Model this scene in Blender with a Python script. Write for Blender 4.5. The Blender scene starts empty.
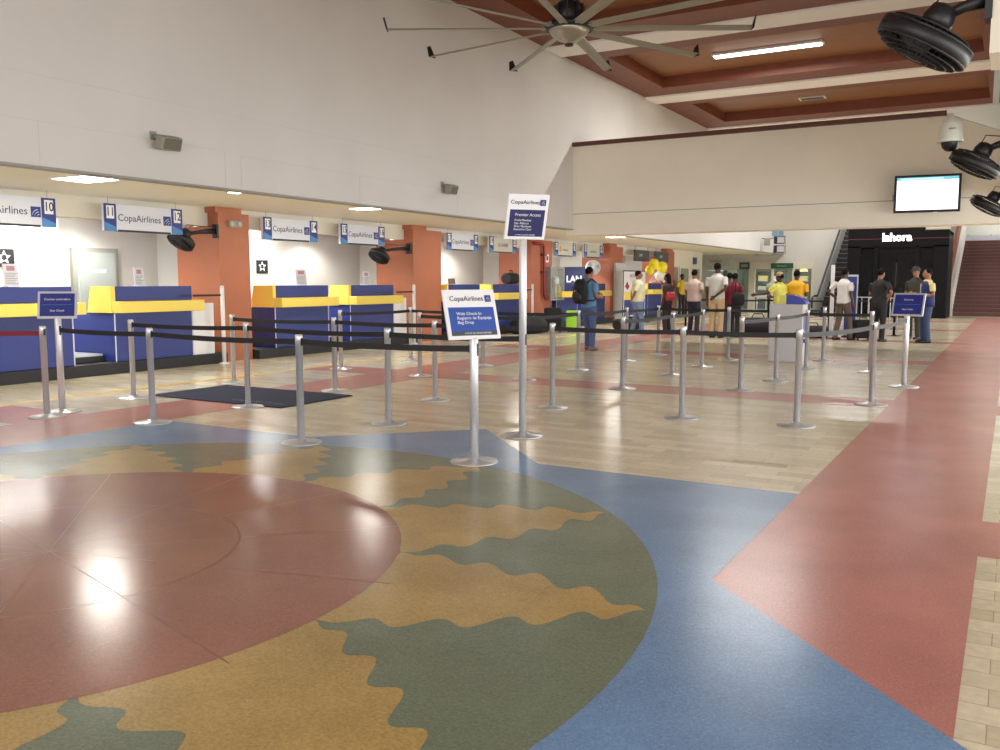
import bpy, bmesh, math, random
from mathutils import Vector, Matrix
random.seed(7)
C = bpy.context.scene.collection
S = bpy.context.scene
R = math.radians
PI = math.pi

# ------------------------------------------------------------------ camera, world, light, exposure
cam_d = bpy.data.cameras.new('camera'); cam = bpy.data.objects.new('camera', cam_d); C.objects.link(cam)
cam_d.sensor_width = 36; cam_d.lens = 881.4 / 1000 * 36; cam_d.clip_end = 300
cam.location = (0, 0, 1.45); cam.rotation_euler = (R(90 - 6.07), 0, R(30.11))
S.camera = cam
S.view_settings.view_transform = 'Standard'; S.view_settings.look = 'None'
S.view_settings.gamma = 1; S.view_settings.use_curve_mapping = False
S.view_settings.exposure = -0.15
W = bpy.data.worlds.new('daylight'); S.world = W; W.use_nodes = True
W.node_tree.nodes['Background'].inputs[0].default_value = (0.95, 0.97, 1.0, 1)
W.node_tree.nodes['Background'].inputs[1].default_value = 1.3

def area(name, loc, rot, sx, sy, power, col=(1, 1, 1), parent=None):
    l = bpy.data.lights.new(name, 'AREA'); l.shape = 'RECTANGLE'; l.size = sx; l.size_y = sy
    l.energy = power; l.color = col
    o = bpy.data.objects.new(name, l); C.objects.link(o); o.location = loc; o.rotation_euler = rot
    if parent: o.parent = parent
    return o
# daylight entering through the open glazed front on the right and behind the camera
area('daylight_right', (6.6, 9, 1.6), (0, R(90), 0), 2.6, 26, 1300, (0.97, 0.98, 1.0))
area('daylight_right', (6.6, 33, 1.6), (0, R(90), 0), 2.6, 18, 800, (0.97, 0.98, 1.0))
area('daylight_front', (-3, -5.6, 3.1), (R(90), 0, 0), 13, 5.6, 620, (1.0, 0.97, 0.93))

# ------------------------------------------------------------------ helpers
def lin(c):
    return tuple(((v / 255) / 12.92 if v / 255 <= .04045 else ((v / 255 + .055) / 1.055) ** 2.4) for v in c)
MATS = {}
def mat(name, rgb, rough=.5, metal=0, noise=0, nscale=20, emit=0, alpha=1, spec=.5, coat=0, bump=0):
    if name in MATS: return MATS[name]
    m = bpy.data.materials.new(name); m.use_nodes = True; nt = m.node_tree; N = nt.nodes; L = nt.links
    b = N['Principled BSDF']; col = lin(rgb) + (1,)
    b.inputs['Roughness'].default_value = rough; b.inputs['Metallic'].default_value = metal
    b.inputs['Specular IOR Level'].default_value = spec; b.inputs['Coat Weight'].default_value = coat
    b.inputs['Coat Roughness'].default_value = .08
    b.inputs['Base Color'].default_value = col
    if noise:
        tc = N.new('ShaderNodeTexCoord'); n = N.new('ShaderNodeTexNoise'); n.inputs['Scale'].default_value = nscale
        n.inputs['Detail'].default_value = 4
        L.new(tc.outputs['Object'], n.inputs['Vector'])
        r = N.new('ShaderNodeMixRGB'); r.inputs[1].default_value = tuple(v * (1 - noise) for v in col[:3]) + (1,)
        r.inputs[2].default_value = tuple(min(1, v * (1 + noise)) for v in col[:3]) + (1,)
        mr = N.new('ShaderNodeMapRange'); mr.inputs[1].default_value = .3; mr.inputs[2].default_value = .7
        L.new(n.outputs['Fac'], mr.inputs[0]); L.new(mr.outputs[0], r.inputs[0]); L.new(r.outputs[0], b.inputs['Base Color'])
        if bump:
            bp = N.new('ShaderNodeBump'); bp.inputs['Strength'].default_value = bump; bp.inputs['Distance'].default_value = .002
            L.new(n.outputs['Fac'], bp.inputs['Height']); L.new(bp.outputs[0], b.inputs['Normal'])
    if emit:
        b.inputs['Emission Color'].default_value = col; b.inputs['Emission Strength'].default_value = emit
    if alpha < 1:
        b.inputs['Alpha'].default_value = alpha
    MATS[name] = m
    return m

class MB:
    def __init__(s): s.bm = bmesh.new()
    def _t(s, fs, m, smooth=False):
        for f in fs: f.material_index = m; f.smooth = smooth
    def face(s, pts, m=0):
        f = s.bm.faces.new([s.bm.verts.new(p) for p in pts]); f.material_index = m; return f
    def box(s, x0, x1, y0, y1, z0, z1, m=0, M=None, bev=0):
        vs = [s.bm.verts.new((x, y, z)) for z in (z0, z1) for x, y in ((x0, y0), (x1, y0), (x1, y1), (x0, y1))]
        if M is not None:
            for v in vs: v.co = M @ v.co
        fs = [s.bm.faces.new([vs[i] for i in q]) for q in ((3, 2, 1, 0), (4, 5, 6, 7), (0, 1, 5, 4), (1, 2, 6, 5), (2, 3, 7, 6), (3, 0, 4, 7))]
        s._t(fs, m)
        if bev:
            es = list({e for f in fs for e in f.edges})
            r = bmesh.ops.bevel(s.bm, geom=es, offset=bev, segments=2, affect='EDGES', profile=.5)
            s._t(r['faces'], m)
        return s
    def loft(s, secs, n=16, m=0, cap=True, smooth=True):
        """secs: (centre, half-axis u, half-axis v)"""
        rings = []
        for c, u, v in secs:
            c, u, v = Vector(c), Vector(u), Vector(v)
            rings.append([s.bm.verts.new(c + u * math.cos(2 * PI * i / n) + v * math.sin(2 * PI * i / n)) for i in range(n)])
        fs = []
        for a, b in zip(rings, rings[1:]):
            for i in range(n):
                fs.append(s.bm.faces.new((a[i], a[(i + 1) % n], b[(i + 1) % n], b[i])))
        s._t(fs, m, smooth)
        if cap: s._t([s.bm.faces.new(rings[0][::-1]), s.bm.faces.new(rings[-1])], m)
        return s
    def path(s, pts, r, n=8, m=0, closed=False):
        pts = [Vector(p) for p in pts]; rs = r if isinstance(r, (list, tuple)) else [r] * len(pts)
        secs = []; up = None
        for i, p in enumerate(pts):
            if closed: d = (pts[(i + 1) % len(pts)] - pts[i - 1]).normalized()
            else: d = (pts[min(i + 1, len(pts) - 1)] - pts[max(i - 1, 0)]).normalized()
            if up is None:
                a = Vector((0, 0, 1)) if abs(d.z) < .9 else Vector((1, 0, 0))
            else: a = up
            u = d.cross(a).normalized(); v = u.cross(d).normalized(); up = v
            secs.append((p, u * rs[i], v * rs[i]))
        if closed: secs.append(secs[0])
        return s.loft(secs, n, m, cap=not closed)
    def cyl(s, p0, p1, r0, r1=None, n=16, m=0): return s.path([p0, p1], [r0, r0 if r1 is None else r1], n, m)
    def lathe(s, prof, c=(0, 0, 0), n=28, m=0, M=None, smooth=True):
        c = Vector(c); rings = []
        for r, z in prof:
            ring = []
            for i in range(n):
                p = Vector((max(r, 1e-4) * math.cos(2 * PI * i / n), max(r, 1e-4) * math.sin(2 * PI * i / n), z))
                if M is not None: p = M @ p
                ring.append(s.bm.verts.new(c + p))
            rings.append(ring)
        fs = [s.bm.faces.new((a[i], a[(i + 1) % n], b[(i + 1) % n], b[i])) for a, b in zip(rings, rings[1:]) for i in range(n)]
        s._t(fs, m, smooth)
        s._t([s.bm.faces.new(rings[0][::-1]), s.bm.faces.new(rings[-1])], m)
        return s
    def prism(s, pts, d, m=0):
        """closed outline in 3D, extruded along d"""
        d = Vector(d); a = [s.bm.verts.new(p) for p in pts]; b = [s.bm.verts.new(Vector(p) + d) for p in pts]
        fs = [s.bm.faces.new(a[::-1]), s.bm.faces.new(b)]; n = len(a)
        fs += [s.bm.faces.new((a[i], a[(i + 1) % n], b[(i + 1) % n], b[i])) for i in range(n)]
        s._t(fs, m); return s
    def ball(s, c, r, n=12, m=0, M=None):
        c = Vector(c); r = Vector(r) if isinstance(r, (tuple, list, Vector)) else Vector((r, r, r)); prof = []
        k = n // 2 + 2; secs = []
        MM = M if M is not None else Matrix.Identity(3)
        for i in range(k + 1):
            t = -PI / 2 + PI * i / k; cc = max(math.cos(t), .02)
            secs.append((c + MM @ Vector((0, 0, r.z * math.sin(t))), MM @ Vector((r.x * cc, 0, 0)), MM @ Vector((0, r.y * cc, 0))))
        return s.loft(secs, n, m)
    def build(s, name, mats, parent=None, loc=None, rot=None):
        bmesh.ops.recalc_face_normals(s.bm, faces=s.bm.faces)
        me = bpy.data.meshes.new(name); s.bm.to_mesh(me); s.bm.free()
        for m in (mats if isinstance(mats, (list, tuple)) else [mats]): me.materials.append(m)
        o = bpy.data.objects.new(name, me); C.objects.link(o)
        if parent: o.parent = parent
        if loc is not None: o.location = loc
        if rot is not None: o.rotation_euler = rot
        return o

def tag(o, label, cat, group=None, kind=None):
    o['label'] = label; o['category'] = cat
    if group: o['group'] = group
    if kind: o['kind'] = kind
    return o
def thing(name, label, cat, loc=(0, 0, 0), rz=0, group=None):
    o = bpy.data.objects.new(name, None); C.objects.link(o); o.location = loc; o.rotation_euler = (0, 0, rz)
    o.empty_display_size = .2
    return tag(o, label, cat, group)
def struct(mb, name, mats):
    o = mb.build(name, mats); o['kind'] = 'structure'; return o
def copy_tree(o, parent=None):
    c = o.copy(); C.objects.link(c)
    if parent: c.parent = parent
    for ch in [x for x in bpy.data.objects if x.parent == o]: copy_tree(ch, c)
    return c
_tc = {}
def text_mesh(body, size, align='CENTER', space=1, bold=.0):
    k = (body, size, align, space, bold)
    if k in _tc: return _tc[k].copy()
    cu = bpy.data.curves.new('lettering', 'FONT'); cu.body = body; cu.size = size; cu.align_x = align; cu.align_y = 'CENTER'
    cu.extrude = .0008; cu.space_character = space; cu.offset = bold; cu.resolution_u = 3
    o = bpy.data.objects.new('lettering', cu); C.objects.link(o)
    bpy.context.view_layer.update()
    me = bpy.data.meshes.new_from_object(o.evaluated_get(bpy.context.evaluated_depsgraph_get()))
    bpy.data.objects.remove(o); bpy.data.curves.remove(cu); _tc[k] = me
    return me
def letters(body, size, loc, rot, m, parent=None, align='CENTER', name='lettering', bold=0, sx=1):
    me = text_mesh(body, size, align, 1, bold); me.name = name; me.materials.clear(); me.materials.append(m)
    o = bpy.data.objects.new(name, me); C.objects.link(o); o.location = loc; o.rotation_euler = rot; o.scale = (sx, 1, 1)
    if parent: o.parent = parent
    return o
FX = (R(90), 0, R(90))      # reads from +X
FY = (R(90), 0, 0)          # reads from -Y

# ------------------------------------------------------------------ materials
M_wall = mat('painted_wall', (212, 209, 203), .6, noise=.04, nscale=.7)
M_wall2 = mat('painted_cream', (222, 216, 198), .6, noise=.03, nscale=1)
M_mezz = mat('painted_bridge', (240, 234, 218), .6, noise=.03, nscale=1)
M_soffit = mat('soffit_paint', (244, 240, 220), .7)
M_line = mat('panel_seam', (206, 201, 193), .8)
M_orange = mat('orange_paint', (176, 106, 74), .55, noise=.06, nscale=2)
M_dkorange = mat('orange_paint_far', (172, 100, 72), .55, noise=.06, nscale=2)
M_trim = mat('brown_trim', (92, 50, 34), .5)
M_chrome = mat('brushed_aluminium', (214, 214, 218), .36, .55, noise=.05, nscale=60)
M_base = mat('steel_base', (196, 197, 198), .35, .6, noise=.08, nscale=40)
M_alu2 = mat('satin_frame', (196, 198, 208), .4, .5)
M_black = mat('black_plastic', (22, 22, 25), .45)
M_belt = mat('black_webbing', (18, 18, 22), .6, noise=.2, nscale=200)
M_red_belt = mat('red_webbing', (120, 20, 40), .6)
M_white = mat('white_plastic', (232, 232, 232), .4)
M_navy = mat('copa_navy', (36, 52, 124), .45)
M_blue = mat('counter_blue', (36, 50, 122), .4, noise=.05, nscale=3)
M_yellow = mat('counter_yellow', (234, 208, 92), .45)
M_plinth = mat('black_plinth', (34, 34, 38), .6)
M_sky = mat('sign_sky_blue', (70, 130, 190), .5)
M_signface = mat('sign_face', (214, 216, 224), .45)
M_signtext = mat('sign_text', (52, 60, 88), .6)
M_cream = mat('sign_face_cream', (196, 194, 180), .5)
M_lamp = mat('lamp_panel', (255, 252, 240), .5, emit=14)
M_lamp2 = mat('tube_panel', (255, 255, 255), .5, emit=7)
M_grey = mat('warm_grey', (150, 150, 142), .5)
M_dgrey = mat('dark_grey', (70, 72, 76), .5)
M_skin_d = mat('skin_dark', (84, 54, 42), .5)
M_skin_m = mat('skin_mid', (150, 104, 80), .5)
M_hair = mat('black_hair', (9, 8, 8), .85, spec=.2)
M_glass = mat('dark_glass', (14, 16, 18), .3, alpha=.6, spec=.25)
M_clear = mat('clear_glass', (200, 215, 210), .05, alpha=.16)
M_redpipe = mat('red_pipe', (150, 24, 28), .4)
M_doorgrey = mat('grey_door', (168, 176, 172), .5)
M_paper = mat('paper', (214, 210, 214), .7)

def slat_wood():
    m = mat('wood_ceiling', (148, 92, 58), .5); nt = m.node_tree; N = nt.nodes; L = nt.links; b = N['Principled BSDF']
    tc = N.new('ShaderNodeTexCoord'); w = N.new('ShaderNodeTexWave'); w.inputs['Scale'].default_value = 9; w.bands_direction = 'X'
    w.inputs['Distortion'].default_value = .3
    n = N.new('ShaderNodeTexNoise'); n.inputs['Scale'].default_value = 2
    L.new(tc.outputs['Object'], w.inputs['Vector']); L.new(tc.outputs['Object'], n.inputs['Vector'])
    r = N.new('ShaderNodeMixRGB'); r.inputs[1].default_value = lin((130, 84, 48)) + (1,); r.inputs[2].default_value = lin((166, 112, 68)) + (1,)
    L.new(w.outputs['Fac'], r.inputs[0])
    r2 = N.new('ShaderNodeMixRGB'); r2.blend_type = 'MULTIPLY'; r2.inputs[0].default_value = .35
    L.new(r.outputs[0], r2.inputs[1]); L.new(n.outputs['Fac'], r2.inputs[2]); L.new(r2.outputs[0], b.inputs['Base Color'])
    return m
M_wood = slat_wood()
M_wood2 = mat('wood_border', (118, 62, 38), .5, noise=.1, nscale=3)
M_beam = mat('beam_white', (246, 244, 240), .6)

def terrazzo(name, rgb, amt=.22, sp=(230, 210, 200), rough=.2):
    m = bpy.data.materials.new(name); m.use_nodes = True; nt = m.node_tree; N = nt.nodes; L = nt.links; b = N['Principled BSDF']
    b.inputs['Specular IOR Level'].default_value = .34
    tc = N.new('ShaderNodeTexCoord')
    n1 = N.new('ShaderNodeTexNoise'); n1.inputs['Scale'].default_value = 90; n1.inputs['Detail'].default_value = 3
    n2 = N.new('ShaderNodeTexNoise'); n2.inputs['Scale'].default_value = 1.6; n2.inputs['Detail'].default_value = 5
    v = N.new('ShaderNodeTexVoronoi'); v.inputs['Scale'].default_value = 55
    for k in (n1, n2, v): L.new(tc.outputs['Object'], k.inputs['Vector'])
    c = lin(rgb)
    mx = N.new('ShaderNodeMixRGB'); mx.inputs[1].default_value = tuple(x * (1 - amt) for x in c) + (1,); mx.inputs[2].default_value = tuple(x * (1 + amt) for x in c) + (1,)
    ad = N.new('ShaderNodeMath'); ad.operation = 'ADD'; L.new(n1.outputs['Fac'], ad.inputs[0]); L.new(n2.outputs['Fac'], ad.inputs[1])
    mr = N.new('ShaderNodeMapRange'); mr.inputs[1].default_value = .72; mr.inputs[2].default_value = 1.28; L.new(ad.outputs[0], mr.inputs[0])
    L.new(mr.outputs[0], mx.inputs[0])
    lt = N.new('ShaderNodeMath'); lt.operation = 'LESS_THAN'; lt.inputs[1].default_value = .17; L.new(v.outputs['Distance'], lt.inputs[0])
    m3 = N.new('ShaderNodeMath'); m3.operation = 'MULTIPLY'; m3.inputs[1].default_value = .3; L.new(lt.outputs[0], m3.inputs[0])
    m2 = N.new('ShaderNodeMixRGB'); m2.inputs[2].default_value = lin(sp) + (1,); L.new(m3.outputs[0], m2.inputs[0]); L.new(mx.outputs[0], m2.inputs[1])
    L.new(m2.outputs[0], b.inputs['Base Color'])
    b.inputs['Roughness'].default_value = rough
    MATS[name] = m; return m
def tiles():
    m = bpy.data.materials.new('floor_tiles'); m.use_nodes = True; nt = m.node_tree; N = nt.nodes; L = nt.links; b = N['Principled BSDF']
    tc = N.new('ShaderNodeTexCoord'); br = N.new('ShaderNodeTexBrick')
    br.inputs['Scale'].default_value = 1; br.inputs['Brick Width'].default_value = .42; br.inputs['Row Height'].default_value = .145
    br.inputs['Mortar Size'].default_value = .0022; br.inputs['Mortar Smooth'].default_value = .3; br.inputs['Bias'].default_value = 0
    br.inputs['Color1'].default_value = lin((228, 219, 194)) + (1,); br.inputs['Color2'].default_value = lin((200, 188, 160)) + (1,)
    br.inputs['Mortar'].default_value = lin((168, 156, 132)) + (1,)
    L.new(tc.outputs['Object'], br.inputs['Vector'])
    n = N.new('ShaderNodeTexNoise'); n.inputs['Scale'].default_value = 25; n.inputs['Detail'].default_value = 6; L.new(tc.outputs['Object'], n.inputs['Vector'])
    mx = N.new('ShaderNodeMixRGB'); mx.blend_type = 'MULTIPLY'; mx.inputs[0].default_value = .45
    cr = N.new('ShaderNodeMapRange'); cr.inputs[1].default_value = .3; cr.inputs[2].default_value = .7; cr.inputs[3].default_value = .72; cr.inputs[4].default_value = 1.1
    L.new(n.outputs['Fac'], cr.inputs[0]); L.new(br.outputs['Color'], mx.inputs[1]); L.new(cr.outputs[0], mx.inputs[2])
    L.new(mx.outputs[0], b.inputs['Base Color'])
    b.inputs['Roughness'].default_value = .2
    bp = N.new('ShaderNodeBump'); bp.inputs['Strength'].default_value = .12; bp.inputs['Distance'].default_value = .002
    L.new(br.outputs['Color'], bp.inputs['Height']); L.new(bp.outputs[0], b.inputs['Normal'])
    return m
T_tile = tiles()
T_redc = terrazzo('terrazzo_brown_red', (152, 102, 84), .2, (190, 150, 130), .19)
T_red = terrazzo('terrazzo_red', (186, 126, 118), .15, (215, 180, 170), .25)
T_blue = terrazzo('terrazzo_blue', (112, 146, 186), .2, (180, 195, 215), .25)
T_green = terrazzo('terrazzo_green', (114, 126, 106), .22, (140, 150, 120), .24)
T_tan = terrazzo('terrazzo_tan', (176, 150, 92), .25, (205, 175, 110), .24)
T_yline = mat('yellow_line', (214, 178, 70), .3)
T_joint = mat('floor_joint', (140, 92, 78), .4)

# ------------------------------------------------------------------ floor with its inlaid sun pattern
CX, CY = -4.42, 2.78
f = MB()
f.box(-16, 7.2, -6.2, 54, -.2, 0, 0)
def sheet(pts, z, m): f.face([(x, y, z) for x, y in pts], m)
def rect(x0, x1, y0, y1, z, m): sheet([(x0, y0), (x1, y0), (x1, y1), (x0, y1)], z, m)
for y in (-.2, 5.2, 10.9, 16.9, 22.9, 28.9, 34.9): rect(-10.1, 3.2, y, y + .8, .0008, 2)
rect(-10.26, -10.12, -6, 40, .0012, 6)
rect(-8.75, -7.62, -6, 33, .0016, 2); rect(-1.2, -.09, -6, 40, .0016, 2)
rect(-7.62, -1.2, CY - 3.4, 6.14, .0024, 3)
D = 4.42
sheet([(CX + D, CY + .15), (CX, CY + .15 + D), (CX - D, CY + .15), (CX, CY + .15 - D)], .0032, 3)
def ring(r, n=120): return [(CX + r * math.cos(2 * PI * i / n), CY + r * math.sin(2 * PI * i / n)) for i in range(n)]
sheet([(x + .02, y) for x, y in ring(3.21)], .004, 4)
for k in range(12):
    a0 = R(30 * k - .5); tipa = R(30 * k + 14.5); a1 = R(30 * k + 29.5); e1, e2 = [], []
    n = 60
    for i in range(n + 1):
        t = i / n; r = 1.9 + 1.29 * t
        tap = min(1, (1 - t) * 8) * min(1, t * 8)
        w = R(1.3) * math.sin(2 * PI * (r - 2.04) / .27) * tap; w2 = R(1.3) * math.sin(2 * PI * (r - 2.17) / .27) * tap
        q0 = a0 + (tipa - a0) * t + w; q1 = a1 + (tipa - a1) * t - w2
        e1.append((CX + r * math.cos(q0), CY + r * math.sin(q0))); e2.append((CX + r * math.cos(q1), CY + r * math.sin(q1)))
    for i in range(n):
        if i < n - 1: sheet([e1[i], e1[i + 1], e2[i + 1], e2[i]], .0046, 5)
        else: sheet([e1[i], e1[i + 1], e2[i]], .0046, 5)
sheet([(x - .08, y - .05) for x, y in ring(1.98)], .0052, 1)
for k in range(6):
    a = R(30 * k + 75); u = Vector((math.cos(a), math.sin(a))); v = Vector((-u.y, u.x)) * .0028
    rr0, rr1 = -1.98, 1.98
    sheet([(CX + u.x * rr0 + v.x, CY + u.y * rr0 + v.y), (CX + u.x * rr1 + v.x, CY + u.y * rr1 + v.y), (CX + u.x * rr1 - v.x, CY + u.y * rr1 - v.y), (CX + u.x * rr0 - v.x, CY + u.y * rr0 - v.y)], .0056, 7)
n = 90
for i in range(n):
    a, b = 2 * PI * i / n, 2 * PI * (i + 1) / n
    sheet([(CX + .98 * math.cos(a), CY + .98 * math.sin(a)), (CX + .98 * math.cos(b), CY + .98 * math.sin(b)), (CX + .987 * math.cos(b), CY + .987 * math.sin(b)), (CX + .987 * math.cos(a), CY + .987 * math.sin(a))], .0058, 7)
me = f.bm
me.normal_update()
for fc in me.faces:
    if fc.calc_center_median().z > 0.0004 and fc.normal.z < 0: fc.normal_flip()
fm = bpy.data.meshes.new('floor'); me.to_mesh(fm); me.free()
for m in (T_tile, T_redc, T_red, T_blue, T_green, T_tan, T_yline, T_joint): fm.materials.append(m)
fo = bpy.data.objects.new('floor', fm); C.objects.link(fo); fo['kind'] = 'structure'

# ------------------------------------------------------------------ shell
XW, ZS, ZC = -9.8, 2.77, 6.85
b = MB(); b.box(XW - .2, XW, -6, 44.5, ZS, 7.4)
for y0, y1, z in ((-6, 9.1, 3.28), (9.4, 12.1, 3.25), (12.1, 20.5, 3.25), (-6, 20.6, 3.8)): b.box(XW, XW + .002, y0, y1, z, z + .007, 1)
for y, z0, z1 in ((6.31, 2.77, 3.28), (9.1, 2.77, 3.28), (9.4, 2.77, 3.25), (12.1, 2.77, 3.25), (15.2, 2.77, 3.25)): b.box(XW, XW + .002, y, y + .007, z0, z1, 1)
b.box(XW - .2, XW + .012, -6, 44.5, ZS - .02, ZS + .004, 2)
struct(b, 'wall_left', [M_wall, M_line, M_grey])
b = MB(); b.box(-14.6, XW - .2, -6, 44.5, ZS, ZS + .15); struct(b, 'ceiling', M_soffit)
b = MB(); b.box(-12.8, -12.57, -6, 36, 2.43, ZS); struct(b, 'trim_1', M_wall2)
b = MB(); b.box(-14.6, -14.3, -6, 44.5, 0, ZS)
b.box(-14.3, -14.1, -6, 9.35, 0, ZS); struct(b, 'wall_back_of_counters', M_wall)
for y0 in (11.5, 17.6, 23.6, 28.95, 35.2):
    b = MB(); b.box(-14.3, -13.4, y0, y0 + .12, 0, ZS); struct(b, 'wall_between_counters', M_wall)
# bridge (mezzanine) spanning the hall
b = MB(); b.box(XW, 6.9, 20.6, 21.4, 3.15, 4.82); b.box(XW - .2, 6.9, 20.63, 21.37, 2.62, 3.15)
b.box(XW, 6.9, 20.52, 21.45, 4.82, 4.92, 1); b.box(XW, 6.9, 20.595, 20.6, 3.14, 3.155, 2); struct(b, 'wall_bridge', [M_mezz, M_trim, M_grey])  # grey strip at the seam: painted shadow of the step to the lower band
# hall ceiling: white beams, wooden coffers
beams = [(-5.6, -4.8), (.6, 1.4), (6.8, 7.7), (12.9, 13.8), (19.0, 19.85), (25.5, 26.45), (31.7, 32.6), (37.8, 38.7), (43.8, 44.7)]
b = MB(); b.box(XW - .2, 7.2, -6.2, 54, 7.4, 7.6)
for y0, y1 in beams: b.box(XW, 7, y0, y1, ZC, 7.4, 0)
for (y0, y1), (y2, y3) in zip(beams, beams[1:]):
    b.box(XW, 7, y1, y1 + .75, ZC + .05, 7.35, 1); b.box(XW, 7, y2 - .95, y2, ZC + .05, 7.35, 1)
    b.box(XW, XW + .9, y1 + .75, y2 - .95, ZC + .05, 7.35, 1)
    for xx in (-.9, -.1): b.box(xx, xx + .75, y1 + .75, y2 - .95, ZC + .05, 7.35, 1)
    b.box(XW + .9, 7, y1 + .75, y2 - .95, 7.2, 7.4, 2)
    b.box(XW + .9, -.9, y1 + .75, y1 + .79, ZC + .09, ZC + .14, 1); 
struct(b, 'ceiling', [M_beam, M_wood2, M_wood])
# right hand side: low gallery ceiling, hanging pilasters, glazed front
b = MB(); b.box(.05, .3, 6.8, 44.4, 3.0, 6.85)
for y0, x0, z0 in ((6.15, -.2, 2.8), (11.2, -.2, 3.05), (16.4, -.2, 3.0)): b.box(x0, .3, y0, y0 + .5, z0, 6.85)
b.box(-.3, -.24, 11.05, 11.12, 3.3, 6.85, 1)
b.box(-.1, .3, 10.7, 11.2, 2.6, 3.05); b.box(-.15, .3, 15.8, 16.4, 2.5, 3.0); struct(b, 'wall_right', [M_wall2, M_wall])
b = MB(); b.box(.3, 7, 6.8, 44.4, 3.0, 3.2); struct(b, 'ceiling', M_soffit)
b = MB(); b.box(6.85, 7.05, -6, 50, 3.0, 7.4)
struct(b, 'wall_right', M_wall2)
b = MB()
for y in range(-6, 50, 4): b.box(6.9, 7, y, y + .12, 0, 3.0)
b.box(6.9, 7, -6, 50, 2.1, 2.18); struct(b, 'window_1', M_dgrey)
b = MB(); b.box(-14.6, 7, -6.2, -6, 6.2, 7.4); b.box(-14.6, -9.6, -6.2, -6, 0, 6.2)
for x in (-6.2, -2.8, .6, 4): b.box(x, x + .15, -6.2, -6, 0, 6.2)
struct(b, 'wall_front', M_wall2)
# far wall (storefront opening left, escalator gap, then the stair wall)
b = MB(); b.box(-16, -13.7, 44.5, 44.7, 0, 7.4); b.box(-13.7, -12.2, 44.5, 44.7, 2.0, 7.4); b.box(-13.7, -13.6, 44.5, 48, 0, 2.0); b.box(-12.2, -8.35, 44.5, 44.7, 2.4, 7.4); b.box(-8.35, -7.1, 44.5, 44.7, 0, 7.4)
b.box(-7.1, 7, 50.4, 50.6, 0, 7.4); b.box(-7.2, -7.1, 44.7, 50.4, 0, 7.4)
struct(b, 'wall_far', M_wall)
b = MB(); b.box(-12.75, -12.35, 36.4, 39.7, 0, ZS); b.box(-12.75, -12.35, 35.7, 36.4, 2.05, ZS); struct(b, 'wall_left', M_wall2)

# orange pillars
col_lab = ['orange pillar between the 11-12 and 13-14 hanging signs', 'orange pillar right of the 15-16 hanging sign', 'orange pillar carrying the red pipe and fire cabinet',
           'orange pillar behind the round white wall fan', 'orange pillar right of the yellow balloons']
for (y0, y1), lb, mm in zip([(11.22, 11.95), (17.13, 18.3), (23.04, 24.4), (28.95, 30.1), (34.86, 35.7)], col_lab, [M_orange] * 2 + [M_dkorange] * 3):
    b = MB(); b.box(-13.4, -12.3, y0, y1, 0, 2.43); b.box(-12.57, -12.3, y0, y1, 2.43, ZS - .1); b.box(-12.57, -12.3, y0 - .06, y0 + .55, ZS - .1, ZS)
    o = struct(b, 'pillar', mm)
# black plinths
for y0, y1 in ((-2, 11.2), (11.97, 17.11), (18.32, 23.02), (24.42, 28.93), (30.12, 34.84)):
    b = MB(); b.box(-14.0, -12.14, y0, y1, 0, .18, bev=.01); struct(b, 'trim_2', M_plinth)
# grey staff door in the back wall
b = MB(); b.box(-14.3, -14.22, 9.66, 10.58, 0, 2.04, 0); b.box(-14.22, -14.18, 9.75, 10.49, .18, 1.96, 1); b.box(-14.18, -14.172, 10.0, 10.28, 1.6, 1.66, 2)
struct(b, 'door_1', [M_grey, M_doorgrey, M_white])

# ------------------------------------------------------------------ check-in counters
def make_counter(label, y, tall_end=True):
    t = thing('checkin_counter', label, 'counter', (-12.2, y, .18), 0, 'check-in counters')
    b = MB(); b.box(-1.25, 0, 0, 1.54, 0, .77, bev=.008); b.box(.0, .006, .0, .02, 0, .77, 1); b.box(0, .006, 1.52, 1.54, 0, .77, 1); b.build('body', [M_blue, M_alu2], t)
    b = MB(); b.box(-.45, .22, -.03, 1.62, .775, .955, bev=.01)
    b.build('ledge', M_yellow, t)
    b = MB(); b.prism([(.0, -.04, .775), (-.6, -.04, .775), (-.5, -.04, 1.19), (0, -.04, 1.19)], (0, .08, 0)); b.build('end_panel', M_yellow, t)
    b = MB(); b.box(-.08, 0, .05, 1.54, .957, 1.19, bev=.006); b.build('upper_panel', M_blue, t)
    b = MB(); b.box(-.5, -.08, .05, 1.54, 1.15, 1.18); b.build('top_shelf', M_blue, t)
    return t
cl = [('blue and yellow check-in counter nearest the left edge of the picture', 6.71), ('blue and yellow counter just left of the first orange pillar', 8.95),
      ('blue and yellow counter just right of the first orange pillar', 12.45), ('blue and yellow counter just left of the second orange pillar', 14.67),
      ('blue and yellow counter half hidden behind the Web Check-in stand sign', 18.43), ('blue and yellow counter crossed by the tall sign pole', 20.6),
      ('blue and yellow counter behind the person in pink beside the fire cabinet', 24.5), ('blue and yellow counter beside the man with the black backpack', 26.75),
      ('blue and yellow counter behind the man in the cream shirt', 30.2), ('blue and yellow counter farthest down the hall by the balloons', 32.4)]
for y0, y1 in ((10.5, 10.96), (16.22, 16.7), (22.15, 22.56)):
    b = MB(); b.box(-12.26, -12.2, y0, y1, .18, 1.07, bev=.01); struct(b, 'trim_5', M_white)
for lb, y in cl: make_counter(lb, y)
# luggage scales between counters
for y, lb in ((8.27, 'low black baggage scale between the two nearest counters'), (14.0, 'low black baggage scale between counters 13-14 and 15-16')):
    t = thing('baggage_scale', lb, 'scale', (-12.9, y, .18), 0)
    b = MB(); b.box(-.5, .5, 0, .64, 0, .1, bev=.01); b.build('frame', M_black, t)
    b = MB(); b.box(-.48, .48, .03, .61, .1, .13); b.build('platform', M_base, t)
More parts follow.
